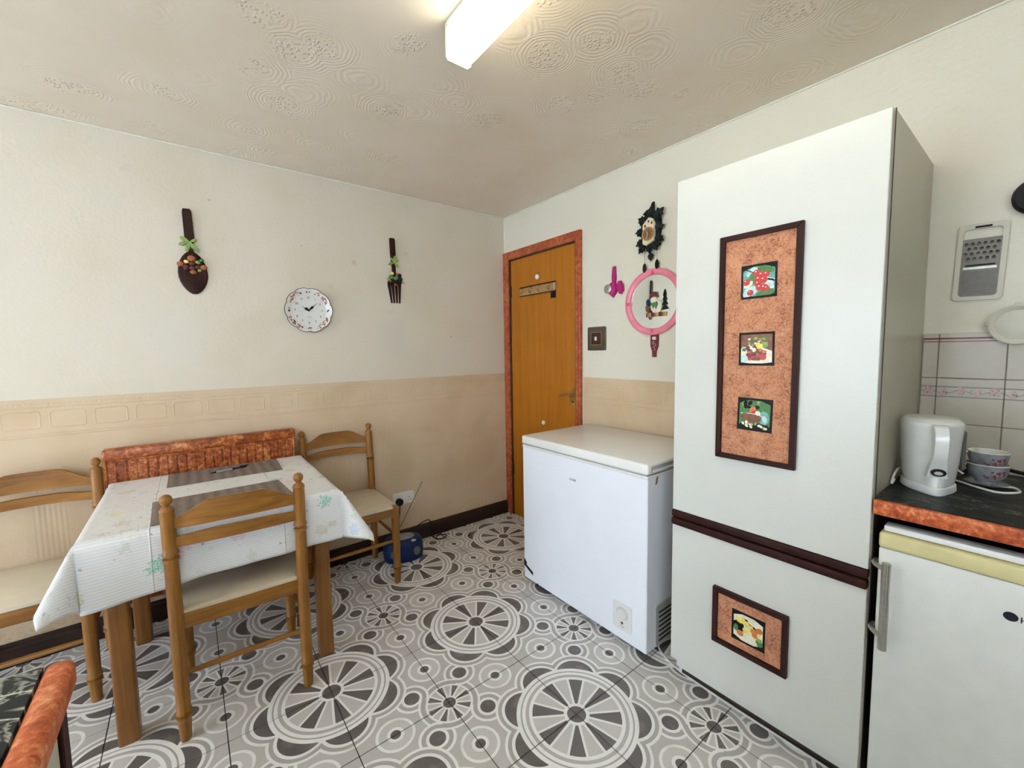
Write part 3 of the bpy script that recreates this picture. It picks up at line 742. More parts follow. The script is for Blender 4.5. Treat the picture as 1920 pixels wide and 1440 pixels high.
MB().box(-.580, -.535, -2.98, -2.412, .06, .7715, .004, q, seg=2).build('door', plain('white_fridge_door', (.70, .72, .69), .4, var=.03, bmp=.0003, bscale=500), fg)
hd = MB().tube([(-.628, -2.437, .517), (-.628, -2.437, .750)], .0095, 12, q).build('bar_handle', CHROME, fg)
for z in (.728, .545):
    MB().tube(spline([(-.620, -2.437, z), (-.604, -2.416, z), (-.585, -2.405, z), (-.560, -2.405, z)], 4), .006, 8, q).build('handle_bracket', CHROME, hd)
bd = MB(); fM = q @ W2(0, 0, -.580)
bd.prism(circ(2.6435, .6935, .0115, 18, .0105), 0, .0008, fM); text(bd, 'H', .020, fM @ Matrix.Translation((2.664, .692, .0004)))
bd.build('badge', plain('navy_badge', (.010, .014, .022), .3), fg, 0)
for x, y in ((-.5, -2.45), (-.5, -2.95), (-.08, -2.45), (-.08, -2.95)): MB().lathe([(0, .015), (.02, .015)], 10, q @ Matrix.Translation((x, y, 0))).build('foot', BLACKP, fg)
# splashback tiles
grt = MB().box(-.0035, 0, -3.40, -2.3965, .901, 1.344).build('tile_grout', GROUTW, wr, 0)
yy = -2.4345+.151
first = {}
for r_, (mt, z0) in enumerate((('btile', .8955), ('btile_border', 1.046), ('btile_red', 1.197))):
    for k in range(7):
        ya, yb = yy-.151*k, yy-.151*(k+1)
        lo, hi = yb+.001, min(ya-.001, -2.3968)
        if hi-lo < .01: continue
        zb = .0065 if r_ == 0 else .001
        key = (r_, round(hi-ya, 4))
        if key not in first:
            me = MB().box(-.0085, -.0036, lo-yb, hi-yb, zb, .1492, .0013).build('wall_tile', MATS[mt], wr, 0); first[key] = me.data; o = me
        else:
            o = bpy.data.objects.new('wall_tile', first[key]); C.objects.link(o); o.parent = wr
        o.location = (0, yb, z0)

# ------------------------------------------------------------------ kettle, cups, cables on the worktop
KA = math.radians(198)
kt = thing('kettle', 'white plastic jug kettle with broad handle and oval switch on the worktop', 'kettle', (-.345, -2.468, .900), KA)
def kprof(z, k):
    return k
body = MB(); n = 40; rings = []
kp = [(.022, .060, .052), (.035, .062, .055), (.08, .066, .060), (.14, .070, .063), (.185, .073, .066), (.192, .073, .066), (.197, .068, .062)]
for z, a, b in kp:
    ring = []
    for k in range(n):
        t_ = 2*PI*k/n; cx_, cy_ = math.cos(t_), math.sin(t_)
        # flared foot under the handle at +x
        foot = math.exp(-(t_ if t_ < PI else t_-2*PI)**2/.22)*max(0, (.105-z)/.085)*.030
        ring.append((cx_*(a*1.12)+foot*cx_, cy_*b, z))
    rings.append(ring)
body.v = [Vector(p) for r_ in rings for p in r_]
for i in range(len(rings)-1):
    for k in range(n): body.f.append([i*n+k, i*n+(k+1) % n, (i+1)*n+(k+1) % n, (i+1)*n+k]); body.mi.append(0)
body.f += [list(reversed(range(n))), list(range((len(rings)-1)*n, len(rings)*n))]; body.mi += [0, 0]
KW = plain('kettle_white', (.66, .67, .64), .22, var=.03)
body.build('body', KW, kt, 50)
MB().lathe([(.197, .068), (.203, .062), (.206, .03), (.206, 0)], 32, None, 0, 1.10, .9).build('lid', KW, kt, 40)
hpts = spline([(.066, 0, .193), (.098, 0, .190), (.112, 0, .160), (.108, 0, .115), (.092, 0, .078), (.086, 0, .05)], 5)
hb = MB(); vs = []; m_ = len(hpts)
for i, p_ in enumerate(hpts):
    wd = .015+.010*max(0, (i/m_-.6))*2.5
    for (ax, ay) in ((-.010, -1), (-.010, 1), (.008, .9), (.008, -.9)): vs.append((p_.x+ax, ay*wd, p_.z))
fs = [(i*4+a, i*4+(a+1) % 4, (i+1)*4+(a+1) % 4, (i+1)*4+a) for i in range(m_-1) for a in range(4)]+[(3, 2, 1, 0), tuple(range(m_*4-4, m_*4))]
hb.add(vs, fs); ho = hb.build('handle', KW, kt, 60)
bm = bmesh.new(); bm.from_mesh(ho.data); bmesh.ops.recalc_face_normals(bm, faces=bm.faces); bm.to_mesh(ho.data); bm.free()
md = ho.modifiers.new('bevel', 'BEVEL'); md.width = .006; md.segments = 3
MB().ball((.1015, 0, .066), .014, 14, (.35, 1.15, .75)).build('switch', BLACKP, kt)
MB().ball((.1055, 0, .065), .009, 12, (.3, 1.0, .6)).build('switch_rocker', GREYP, kt)
base = MB(); rr = []
for z, o_ in ((0, .001), (.004, .004), (.019, .003), (.0215, 0)):
    rr.append([(math.cos(t_)*(.0685+o_)*1.0+math.exp(-(t_ if t_ < PI else t_-2*PI)**2/.22)*.028, math.sin(t_)*(.054+o_), z) for t_ in [2*PI*k/n for k in range(n)]])
base.v = [Vector(p) for r_ in rr for p in r_]
for i in range(3):
    for k in range(n): base.f.append([i*n+k, i*n+(k+1) % n, (i+1)*n+(k+1) % n, (i+1)*n+k]); base.mi.append(0)
base.f += [list(reversed(range(n))), list(range(3*n, 4*n))]; base.mi += [0, 0]
base.build('base', PLW, kt, 40)
MB().box(-.012, .012, .062, .071, .06, .17, .003).build('water_gauge', plain('smoked_gauge', (.10, .10, .10), .15), kt)
cb = MB().tube(spline([(-.375, -2.402, .912), (-.40, -2.4, .905), (-.37, -2.4015, .930), (-.31, -2.405, .935), (-.24, -2.43, .905), (-.215, -2.50, .9035), (-.262, -2.555, .9038), (-.285, -2.60, .9035), (-.245, -2.635, .9035), (-.20, -2.625, .9035), (-.205, -2.60, .9035)], 6), .0032, 8).build('power_cable', CABLEW)
tag(cb, 'white kettle cable looped on the black worktop round the stacked cups', 'cable')
cb2 = MB().tube(spline([(-.10, -2.60, .935), (-.085, -2.64, .925), (-.07, -2.72, .915), (-.07, -2.85, .905)], 5), .0055, 8).build('power_cable', BLACKP)
tag(cb2, 'thick black cable on the worktop against the tiles, right of the cups', 'cable')
for nm, zb, zr, r0, r1, lab in (('lower', .9075, .962, .022, .044, 'lower white china teacup of the nested pair, with plum flowers outside'), ('upper', .945, .998, .022, .0425, 'upper white china teacup nested in another, behind the kettle')):
    c = thing('teacup', lab, 'cup', (-.195, -2.572, zb), math.radians(20), 'cups behind the kettle')
    Hh = zr-zb; t_ = .0025
    pr_ = [(0, 0), (0, r0), (.004, r0), (.008, r0+.004), (Hh*.4, r1*.86), (Hh*.75, r1*.97), (Hh, r1), (Hh+.001, r1-t_*.5), (Hh, r1-t_), (Hh*.75, r1*.97-t_), (Hh*.4, r1*.86-t_), (.012, r0), (.010, 0)]
    MB().lathe(pr_[:7], 28, None, 1, caps=False).lathe(pr_[6:], 28, None, 0, caps=False).build('bowl', [CHINA, CHINAG], c, 40)
    MB().tube(spline([(0, r1-.002, Hh*.9), (0, r1+.014, Hh*.92), (0, r1+.02, Hh*.6), (0, r1+.004, Hh*.32)], 5), .003, 8).build('cup_handle', CHINA, c)
    MB().lathe([(Hh-.001, r1+.0002), (Hh+.0016, r1-.0012), (Hh-.001, r1-.0026)], 28, caps=False).build('rim', CRP, c)
    fl = MB(); rr_ = random.Random(2)
    for k in range(16):
        a = math.radians(rr_.uniform(150, 215)); z = Hh*rr_.uniform(.3, .75); rad = r1*(.86+.11*(z/Hh-.4)/.35)
        fl.ball((rad*math.cos(a), rad*math.sin(a), z), .0035, 6, (.5, 1, .8), rr_.choice((0, 0, 1, 2)))
    o = fl.build('flower_print', [PURP, DRED, BRP], c); o['kind'] = 'stuff'
tag(MB().lathe([(0, .030), (.002, .031), (.0068, .045), (.0070, 0)], 28, Matrix.Translation((-.195, -2.572, .9002))).build('saucer', CHINAG), 'small grey saucer beneath the nested teacups on the worktop', 'saucer')

# ------------------------------------------------------------------ things on the right wall
gt = thing('grater', 'flat metal hand grater in ivory plastic frame hung above the splashback', 'grater', (-.001, -2.515, 1.45))
gM = Matrix.Translation((.001, 2.515, -1.45)) @ W2(-2.515, 1.57, 0) @ Matrix.Rotation(math.radians(-1.5), 4, 'Z')
def frame_ring(mb, outer, inner, w0, w1, M_):
    n = len(outer)
    for i in range(n):
        j = (i+1) % n
        vs = [(*outer[i], w0), (*outer[j], w0), (*inner[j], w0), (*inner[i], w0), (*outer[i], w1), (*outer[j], w1), (*inner[j], w1), (*inner[i], w1)]
        mb.add(vs, [(3, 2, 1, 0), (4, 5, 6, 7), (0, 1, 5, 4), (2, 3, 7, 6)], M_)
mb = MB(); frame_ring(mb, rrect(-.054, .054, -.120, .120, .012), rrect(-.042, .042, -.108, .104, .010), .001, .011, gM)
mb.build('plastic_frame', IVORY, gt)
MB().prism([(-.018, .106), (.018, .106), (.018, .112), (-.018, .112)], .0112, .012, gM).build('hanging_slot', BLACKP, gt, 0)
STEEL = plain('dull_grater_steel', (.20, .19, .175), .5, .6, .1, 60)
MB().prism([(-.0425, -.109), (.0425, -.109), (.0425, .074), (-.0425, .074)], .003, .006, gM).build('steel_plate', STEEL, gt, 0)
hol = MB(); tee = MB()
for r_ in range(4):
    for k in range(6 if r_ % 2 == 0 else 5):
        u_ = -.034+.0136*k+(.0068 if r_ % 2 else 0); v_ = .058-.0155*r_
        hol.prism(circ(u_, v_, .0042, 10, .0052), .0061, .0066, gM); tee.ball(gM @ Vector((u_, v_-.002, .0065)), .0032, 6)
hol.build('large_holes', BLACKP, gt, 0); tee.build('large_teeth', CHROME, gt)
MB().prism([(-.032, -.012), (.032, -.012), (.032, -.007), (-.032, -.007)], .0061, .0066, gM).build('slicing_slot', BLACKP, gt, 0)
MB().prism([(-.036, -.022), (.036, -.022), (.036, -.015), (-.036, -.015)], .006, .009, gM).build('slicing_blade', CHROME, gt, 0)
fh = MB()
for r_ in range(16):
    for k in range(20):
        u_ = -.037+.0038*k+(.0019 if r_ % 2 else 0)
        fh.prism([(u_, -.031-.0047*r_), (u_+.0017, -.0285-.0047*r_), (u_+.0006, -.0325-.0047*r_)], .0061, .0070, gM)
o = fh.build('fine_holes', BLACKP, gt, 0); o['kind'] = 'stuff'
# round white lid
ld = thing('pan_lid', 'round ivory plastic lid with side tabs hung at the right over the tiles', 'lid', (-.004, -2.602, 1.366))
lM = Matrix.Translation((.004, 2.602, -1.366)) @ W2(-2.602, 1.366, -.010)
MB().lathe([(0, .056), (.012, .060), (.020, .060), (.022, .057), (.020, .052), (.013, .045), (.015, .042), (.015, 0)], 36, lM).build('disc', IVORY, ld)
for a in (175, -5, 92): MB().box(.055, .068, -.006, .006, .013, .018, .002, lM @ Matrix.Rotation(math.radians(a), 4, 'Z')).build('tab', IVORY, ld)
pn = thing('frying_pan', 'black round pan bottom just showing at the right edge above the grater', 'pan', (-.004, -2.622, 1.742))
pM = Matrix.Translation((.004, 2.622, -1.742)) @ W2(-2.622, 1.742, -.010)
MB().lathe([(0, .052), (.018, .052), (.028, .045), (.030, 0)], 36, pM).build('pan_body', BLACKP, pn)
MB().box(.05, .16, -.009, .009, .004, .014, .003, pM).build('pan_handle', BLACKP, pn)
# light switch
sw = thing('light_switch', 'square dark bronze light switch plate on the right wall by the door', 'switch', (-.001, -.9365, 1.378))
sM = Matrix.Translation((.001, .9365, -1.378)) @ W2(-.9365, 1.378, -.0005)
MB().dome(rrect(-.0725, .0725, -.0725, .0725, .008), .0005, .009, sM, 0, .94).build('plate', SWITCHM, sw, 20)
mb = MB(); frame_ring(mb, [(-.043, -.040), (.043, -.040), (.043, .040), (-.043, .040)], [(-.040, -.037), (.040, -.037), (.040, .037), (-.040, .037)], .009, .0105, sM); mb.build('inner_frame', BRASS, sw, 0)
MB().prism([(-.040, -.037), (.040, -.037), (.040, .037), (-.040, .037)], .009, .0098, sM).build('panel', plain('oxblood_panel', (.035, .006, .006), .3), sw, 0)
MB().box(-.008, .008, -.012, .012, .0098, .017, .002, sM).build('rocker', CHINA, sw)

# cuckoo clock
ck = thing('cuckoo_clock', 'black carved cuckoo clock with leaves, cream shield and two hanging pinecone weights', 'clock', (-.001, -1.322, 1.94))
kM = Matrix.Translation((.001, 1.322, -1.94)) @ W2(-1.322, 1.94, -.0005)
def leaf(mb, cx, cy, L, a, w0=.012, w1=.024, mi=0, wid=1.0, M_=None):
    P = [(0, -.12), (.20, -.30), (.42, -.42), (.50, -.25), (.72, -.34), (.76, -.16), (1.05, 0), (.76, .16), (.72, .34), (.50, .25), (.42, .42), (.20, .30), (0, .12)]
    ca, sa = math.cos(a), math.sin(a)
    pts = [(cx+(x*ca-y*wid*sa)*L, cy+(x*sa+y*wid*ca)*L) for x, y in P]
    mb.dome(pts, w0, w1, M_, mi, .6)
MB().prism([(-.052, -.085), (.052, -.085), (.056, .055), (0, .105), (-.056, .055)], .0005, .026, kM).build('case', DKGREEN, ck, 0)
for cx_, cy_, L, deg in ((.025, .055, .068, 38), (-.025, .045, .055, 145), (.035, .005, .05, 5), (-.040, .0, .048, 178), (.035, -.045, .052, -25), (-.035, -.050, .052, 200), (-.035, -.075, .045, 228), (.03, -.075, .038, -70), (0, -.075, .045, -90)):
    mb = MB(); leaf(mb, cx_, cy_, L, math.radians(deg), .022, .040, 0, 1.1, kM); mb.build('carved_leaf', DKGREEN, ck, 20)
mb = MB()
mb.dome([(-.045, .090), (-.020, .108), (.0, .112), (.012, .128), (.020, .145), (.022, .118), (.020, .085), (-.004, .070), (-.020, .086), (-.032, .076), (-.030, .092)], .014, .034, kM, 0, .8)
mb.build('carved_bird', DKGREEN, ck, 20)
MB().dome([(-.036, -.068), (-.018, -.078), (.010, -.070), (.034, -.056), (.036, .030), (.022, .056), (0, .066), (-.020, .050), (-.036, .034)], .026, .043, kM, 0, .92).build('shield', plain('cream_shield', (.80, .70, .52), .4), ck, 20)
mb = MB(); mb.lathe([(.043, .036), (.047, .036), (.047, .030), (.044, .029)], 28, kM @ Matrix.Translation((0, -.022, 0))); mb.build('dial_ring', BRASS, ck)
mb = MB(); mb.lathe([(.043, .031), (.0455, .031), (.0455, 0)], 28, kM @ Matrix.Translation((0, -.022, 0))); dl = mb.build('dial', BRP, ck)
mb = MB()
for k in range(12):
    a = PI/6*k; mb.box(-.0012, .0012, .021, .028, .0456, .0462, 0, kM @ Matrix.Translation((0, -.022, 0)) @ Matrix.Rotation(a, 4, 'Z'))
o = mb.build('hour_marks', GOLDP, dl, 0)
for L, a in ((.020, 25), (.026, 160)):
    MB().prism([(-.0018, 0), (0, -.003), (.0018, 0), (.001, L), (-.001, L)], .0465, .0475, kM @ Matrix.Translation((0, -.022, 0)) @ Matrix.Rotation(math.radians(a), 4, 'Z')).build('hand', CHINA, dl, 0)
for u_, v_ in ((-.018, .022), (.003, .043), (.022, .032)):
    mb = MB(); mb.ball(kM @ Vector((u_, v_, .044)), .008, 8, (.5, .8, 1)); mb.build('painted_figure', BRP, ck)
for u_, zt, zb in ((-.038, -.095, -.168), (.038, -.088, -.158)):
    MB().tube([kM @ Vector((u_, zt+.012, .016)), kM @ Vector((u_, zb, .016))], .0013, 6).build('chain', BRASS, ck)
    mb = MB(); mb.lathe([(0, .003), (.004, .008), (.015, .0105), (.030, .0105), (.043, .007), (.050, .002)], 10, Matrix.Translation(kM @ Vector((u_, zb-.048, .016)))); mb.build('pinecone_weight', BLACKP, ck)
mb = MB(); mb.tube([kM @ Vector((0, -.07, .018)), kM @ Vector((0, -.125, .018))], .0016, 6); leaf(mb, 0, -.118, .040, -PI/2, .013, .022, 0, 1.2, kM); mb.build('pendulum', DKGREEN, ck, 20)

# round pink mirror, half hidden by the cabinet
mr = thing('round_mirror', 'round mirror in pink plastic rim hanging partly behind the tall cabinet edge', 'mirror', (-.001, -1.335, 1.563))
mM = Matrix.Translation((.001, 1.335, -1.563)) @ W2(-1.335, 1.563, -.0005)
mb = MB(); mb.lathe([(.0005, .172), (.006, .179), (.014, .178), (.020, .168), (.020, .155), (.014, .145), (.006, .143), (.0055, .14), (.0005, .14)], 56, mM); mb.build('rim', PINK, mr)
mb = MB(); mb.lathe([(.004, .143), (.0062, .143), (.0062, 0)], 48, mM); mb.build('glass', MIRROR, mr)
for a in (0, 90, 180, 270):
    mb = MB(); mb.box(.145, .165, -.009, .009, .0175, .0212, .0015, mM @ Matrix.Rotation(math.radians(a), 4, 'Z')); mb.build('rim_fleck', HOTP, mr)
# snowman ornament on the mirror
sn = thing('snowman_ornament', 'painted snowman ornament with red hat and green scarf on the mirror glass', 'ornament', (-.008, -1.33, 1.54))
nM = Matrix.Translation((.008, 1.33, -1.54)) @ W2(-1.345, 1.545, -.0072)
MB().dome(circ(.012, -.008, .034, 14, .038), 0, .010, nM, 0, .8).build('body', CRP, sn, 30)
MB().dome(circ(-.002, .026, .022, 12, .020), 0, .013, nM, 0, .8).build('head', CRP, sn, 30)
MB().dome([(-.026, .038), (.014, .046), (.020, .040), (.012, .070), (-.014, .072), (-.018, .050)], .002, .014, nM, 0, .85).build('hat', DRED, sn, 20)
MB().dome([(-.022, .008), (.018, .018), (.026, .004), (.014, -.022), (.004, .0), (-.002, -.022), (-.010, -.004)], .008, .015, nM, 0, .9).build('scarf', GREEN, sn, 20)
mb = MB()
for k in range(4): mb.dome([(.040-.0+.004*k, -.03+.024*k), (.082-.005*k, -.026+.024*k), (.060, .006+.024*k)], .001, .008+.001*k, nM, 0, .7)
mb.build('fir_tree', DKGREEN, sn, 20)
MB().dome(circ(-.040, .014, .011, 10, .022), 0, .010, nM, 0, .8).build('bluebird', BLUEP, sn, 30)
MB().dome(circ(-.044, -.014, .012, 10, .020), 0, .010, nM, 0, .8).build('sack', BRP, sn, 30)
for k in range(11):
    MB().prism([(-.050+.0112*k, -.062), (-.0415+.0112*k, -.062), (-.0415+.0112*k, -.040), (-.050+.0112*k, -.040)], .001, .008, nM).build('picket', (BRP, ORP, GOLDP, DRED)[k % 4], sn, 0)
# bottle opener under the mirror
bo = thing('bottle_opener', 'dark red bottle-shaped opener with white script hanging below the pink mirror', 'opener', (-.001, -1.343, 1.33))
oM = Matrix.Translation((.001, 1.343, -1.33)) @ W2(-1.343, 1.33, -.0005)
MB().dome([(-.012, -.065), (.012, -.065), (.013, -.035), (.024, -.005), (.025, .035), (.024, .060), (-.024, .060), (-.025, .035), (-.024, -.005), (-.013, -.035)], .0005, .008, oM, 0, .93).build('body', DRED, bo, 20)
MB().prism(rrect(-.012, .012, .028, .046, .007), .008, .0086, oM).build('opening', CHINA, bo, 0)
MB().tube([oM @ Vector(p_) for p_ in spline([(-.014, .012, .009), (.0, .020, .009), (-.008, .004, .009), (.006, .008, .009), (.012, -.002, .009), (-.004, -.008, .009), (.006, -.020, .009), (.002, -.030, .009)], 5)], .0009, 5).build('white_script', CHINA, bo)
# magenta can opener
pc = thing('can_opener', 'magenta plastic can opener with grey wheel hanging beside the pink mirror', 'can opener', (-.001, -1.07, 1.70))
pM = Matrix.Translation((.001, 1.07, -1.70)) @ W2(-1.07, 1.70, -.0005)
MB().dome([(-.006, .095), (.012, .095), (.016, .03), (.014, .0), (-.010, .0), (-.012, .04)], .0005, .016, pM, 0, .85).build('handle', MAG, pc, 25)
MB().dome([(-.020, .004), (.012, .008), (.024, -.030), (.018, -.060), (-.004, -.085), (-.036, -.058), (-.040, -.02)], .0005, .018, pM, 0, .88).build('head', MAG, pc, 25)
mb = MB(); mb.lathe([(.012, .026), (.024, .026), (.026, .022), (.026, .007), (.030, .005), (.030, 0)], 22, pM @ Matrix.Translation((-.034, -.032, 0))); mb.build('cutting_wheel', CHROME, pc)
MB().dome([(.022, -.030), (.034, .004), (.054, .006), (.070, -.020), (.072, -.050), (.056, -.072), (.040, -.066)], .004, .022, pM, 0, .8).build('turn_knob', MAG, pc, 25)

# ------------------------------------------------------------------ things on the back wall
def bow(mb, cx, cy, s, M_, mi=0, ups=False):
    for a, L, w_ in (((150, .9, .35), (30, .7, .35), (200, 1.0, .30), (250, 1.1, .28), (305, 1.15, .28), (285, .7, .25)) if not ups else ((80, 1.1, .28), (60, 1.0, .28), (30, .9, .3), (120, .8, .3), (200, .9, .4), (320, .9, .4))):
        a = math.radians(a); ca, sa = math.cos(a), math.sin(a)
        pts = [(cx+(x*ca-y*sa)*s*L, cy+(x*sa+y*ca)*s*L) for x, y in ((0, -.06), (.5, -w_*.6), (.8, -w_*.5), (1, 0), (.8, w_*.5), (.5, w_*.6), (0, .06))]
        mb.dome(pts, .010, .016, M_, mi, .7)
sp = thing('decorative_spoon', 'large dark wooden spoon with dried fruit and green bow hung on back wall', 'wall ornament', (-1.969, -.001, 1.80))
sM = Matrix.Translation((1.969, .001, -1.80)) @ W1(-1.969, 1.80, -.0008)
rM = sM @ Matrix.Rotation(math.radians(1.2), 4, 'Z')
MB().dome([(-.016, .236), (.010, .238), (.018, .225), (.020, .10), (.012, .06), (.012, .02), (-.008, .02), (-.010, .06), (-.020, .10), (-.020, .22)], .0005, .014, rM, 0, .9).build('handle', DARKW, sp, 25)
bl = MB(); ov = []
for k in range(28):
    a = 2*PI*k/28; v_ = math.sin(a); u_ = math.cos(a)*.060*(1-.18*v_*(1 if v_ < 0 else .4)); u_ *= (1-.28*max(0, -v_)**1.5)
    ov.append((u_+.001, -.075+v_*.105))
bl.dome(ov, .0005, .010, rM, 0, .9); bl.build('bowl', DARKW, sp, 25)
mb = MB(); bow(mb, .0, .075, .050, rM); mb.build('green_bow', LGREEN, sp, 25)
rr_ = random.Random(4)
for k, (u_, v_, s, mt) in enumerate(((0, -.005, .018, FRUITR), (-.022, -.022, .011, YELP), (.024, -.022, .012, LGREEN), (-.046, -.035, .015, FRUITR), (.046, -.046, .016, FRUITR), (0, -.030, .015, FRUITP), (-.025, -.045, .013, FRUITP), (.022, -.045, .013, FRUITP), (0, -.052, .014, FRUITP), (.002, -.072, .014, FRUITR), (.028, -.062, .009, LGREEN), (-.028, -.058, .009, FRUITP), (.040, -.010, .010, GREEN))):
    mb = MB(); mb.ball(rM @ Vector((u_, v_, .014)), s, 10, (1, .6, .8)); mb.build('dried_fruit', mt, sp)
mb = MB()
for k in range(9): 
    a = rr_.uniform(0, 2*PI); mb.dome([(rr_.uniform(-.04, .04)+.014*math.cos(a+b), -.035+rr_.uniform(-.02, .02)+.008*math.sin(a+b)) for b in (0, 1.5, 3.1, 4.6)], .009, .012, rM, 0, .8)
mb.build('dried_leaves', GREEN, sp, 0)['kind'] = 'stuff'
fk = thing('decorative_fork', 'large dark wooden fork with dried leaves and green bow hung on back wall', 'wall ornament', (-.916, -.001, 1.82))
sM = Matrix.Translation((.916, .001, -1.82)) @ W1(-.916, 1.82, -.0008)
rM = sM @ Matrix.Rotation(math.radians(1), 4, 'Z')
MB().dome([(-.018, .228), (-.012, .232), (.012, .232), (.018, .226), (.018, .14), (.013, .05), (.012, -.02), (-.012, -.02), (-.012, .05), (-.018, .14)], .0005, .014, rM, 0, .9).build('handle', DARKW, fk, 25)
MB().dome([(-.012, -.01), (.012, -.01), (.040, -.035), (.046, -.065), (-.046, -.065), (-.040, -.035)], .0005, .012, rM, 0, .92).build('head', DARKW, fk, 25)
for u_ in (-.037, -.0125, .0125, .037):
    MB().dome([(u_-.009, -.062), (u_+.009, -.062), (u_*.72+.004+.003, -.185), (u_*.72+.003-.003, -.185)], .0005, .010, rM, 0, .9).build('tine', DARKW, fk, 25)
mb = MB(); bow(mb, .002, .075, .045, rM, 0, True); mb.build('green_bow', LGREEN, fk, 25)
for k, (u_, v_, s, mt) in enumerate(((-.022, -.020, .018, GREEN), (-.040, -.035, .012, LGREEN), (-.014, .005, .012, YELP), (.020, .002, .011, FRUITR), (.034, -.006, .017, DKGREEN), (.040, -.030, .016, DKGREEN), (.008, -.025, .016, GREEN), (.034, -.052, .015, DKGREEN), (-.025, -.062, .013, DKGREEN), (.004, -.066, .011, FRUITR), (-.030, -.045, .010, FRUITR), (.015, -.045, .013, DKGREEN))):
    mb = MB(); mb.ball(rM @ Vector((u_, v_, .014)), s, 9, (1, .6, .85)); mb.build('dried_fruit', mt, fk)
MB().tube([rM @ Vector((.05, -.045, .015)), rM @ Vector((.066, -.055, .016))], .002, 6).build('twig', BRP, fk)

# plate clock
pk = thing('plate_clock', 'scalloped white china plate clock with red flower rim on the back wall', 'clock', (-1.442, -.001, 1.564))
cM = Matrix.Translation((1.442, .001, -1.564)) @ W1(-1.442, 1.564, -.0008)
def scal(r, n=96, lobes=10): return [(r*(1-.055*(1-abs(math.sin(lobes/2*(a+PI/2))))**1.6)*math.cos(a), r*(1-.055*(1-abs(math.sin(lobes/2*(a+PI/2))))**1.6)*math.sin(a)) for a in [2*PI*k/n for k in range(n)]]
rings = [(.60, .001), (1.0, .022), (.985, .0235), (.93, .021), (.80, .0125), (.70, .0105)]
mb = MB(); vs = []; fs = []; n = 96
for k, (s, w_) in enumerate(rings):
    for (a, b) in scal(.128*s): vs.append((a, b, w_))
for k in range(len(rings)-1):
    for i in range(n): fs.append((k*n+i, k*n+(i+1) % n, (k+1)*n+(i+1) % n, (k+1)*n+i))
fs += [tuple(reversed(range(n))), tuple(range((len(rings)-1)*n, len(rings)*n))]
mb.add(vs, fs, cM); mb.build('plate', CHINA, pk, 50)
mb = MB(); mb.tube([cM @ Vector((a, b, .0232)) for a, b in scal(.1275)+[scal(.1275)[0]]], .0016, 5); mb.build('rim_line', BLACKP, pk)
fl = MB(); r_ = random.Random(6)
for q0 in (45, 135, 225, 315):
    for k in range(26):
        a = math.radians(q0+r_.uniform(-24, 24)); s = .108+r_.uniform(-.009, .009)
        w_ = .0125+(.021-.0125)*max(0, (s/.128-.80)/.13)
        fl.ball(cM @ Vector((s*math.cos(a), s*math.sin(a), w_+.0018)), r_.uniform(.0026, .0044), 6, (1, .45, 1), r_.choice((0, 0, 0, 1, 2, 3)))
for a in (90, 0, 180, 270):
    for k in range(6):
        b = math.radians(a+r_.uniform(-5, 5)); s = .106+r_.uniform(-.006, .006)
        fl.ball(cM @ Vector((s*math.cos(b), s*math.sin(b), .0165)), .0034, 6, (1, .3, 1), 3)
o = fl.build('flower_print', [RED, ORP, GREEN, PURP], pk); o['kind'] = 'stuff'
nm = MB()
for k in range(1, 13):
    a = PI/2-k*PI/6; text(nm, str(k), .017, cM @ Matrix.Translation((.072*math.cos(a), .072*math.sin(a), .0110)))
nm.build('numerals', BLACKP, pk, 0)
mb = MB()
for k in range(36):
    a0_, a1_ = 2*PI*k/36, 2*PI*(k+1)/36
    mb.prism([(r__*math.cos(a), r__*math.sin(a)) for r__, a in ((.0872, a0_), (.0882, a0_), (.0882, a1_), (.0872, a1_))], .0105, .0113, cM)
mb.build('inner_line', plain('pale_grey_print', (.50, .50, .48), .4), pk, 0)
MB().prism([(-.012, -.041), (.012, -.041), (.012, -.0385), (-.012, -.0385)], .0105, .0110, cM).build('maker_mark', GREYP, pk, 0)
for nme, L, a, wd, ww in (('minute_hand', .062, -47, .0070, .0150), ('hour_hand', .042, 60, .0085, .0135), ('second_hand', .060, 100, .0009, .0160)):
    P = [(-.0025, 0), (0, -.005), (.0025, 0), (wd, L*.4), (.0012, L*.62), (.0008, L), (-.0008, L), (-.0012, L*.62), (-wd, L*.4)] if nme != 'second_hand' else [(-.0005, -.01), (.0005, -.01), (.0004, L), (-.0004, L)]
    MB().prism(P, ww, ww+.0008, cM @ Matrix.Rotation(math.radians(a), 4, 'Z')).build(nme, BLACKP if nme != 'second_hand' else GREYP, pk, 0)
mb = MB(); mb.lathe([(.0105, .006), (.0175, .005), (.018, 0)], 12, cM); mb.build('hub', BLACKP, pk)

# double socket, plug, radio, cable
so = thing('wall_socket', 'white double wall socket low on the back wall behind the right chair', 'socket', (-.905, -.0018, .320))
M_ = Matrix.Translation((.905, .0018, -.320)) @ W1(-.905, .320, -.0018)
MB().dome(rrect(-.075, .075, -.042, .042, .005), .0002, .009, M_, 0, .97).build('faceplate', SOCK, so, 20)
for u0 in (-.038, .038):
    mb = MB()
    for (a, b, w_, h_) in ((0, .006, .0035, .008), (-.011, -.012, .007, .0035), (.011, -.012, .007, .0035)): mb.prism([(u0+a-w_/2, b-h_/2-.004), (u0+a+w_/2, b-h_/2-.004), (u0+a+w_/2, b+h_/2-.004), (u0+a-w_/2, b+h_/2-.004)], .009, .0094, M_)
    mb.build('pin_holes', BLACKP, so, 0)
    MB().box(u0-.006, u0+.006, .020, .034, .009, .0125, .001, M_).build('rocker', SOCK, so)
pg = MB(); pg.lathe([(.0098, .024), (.030, .025), (.034, .020), (.034, 0)], 20, W1(-.943, .303, -.0018)); pg = pg.build('plug', BLACKP)
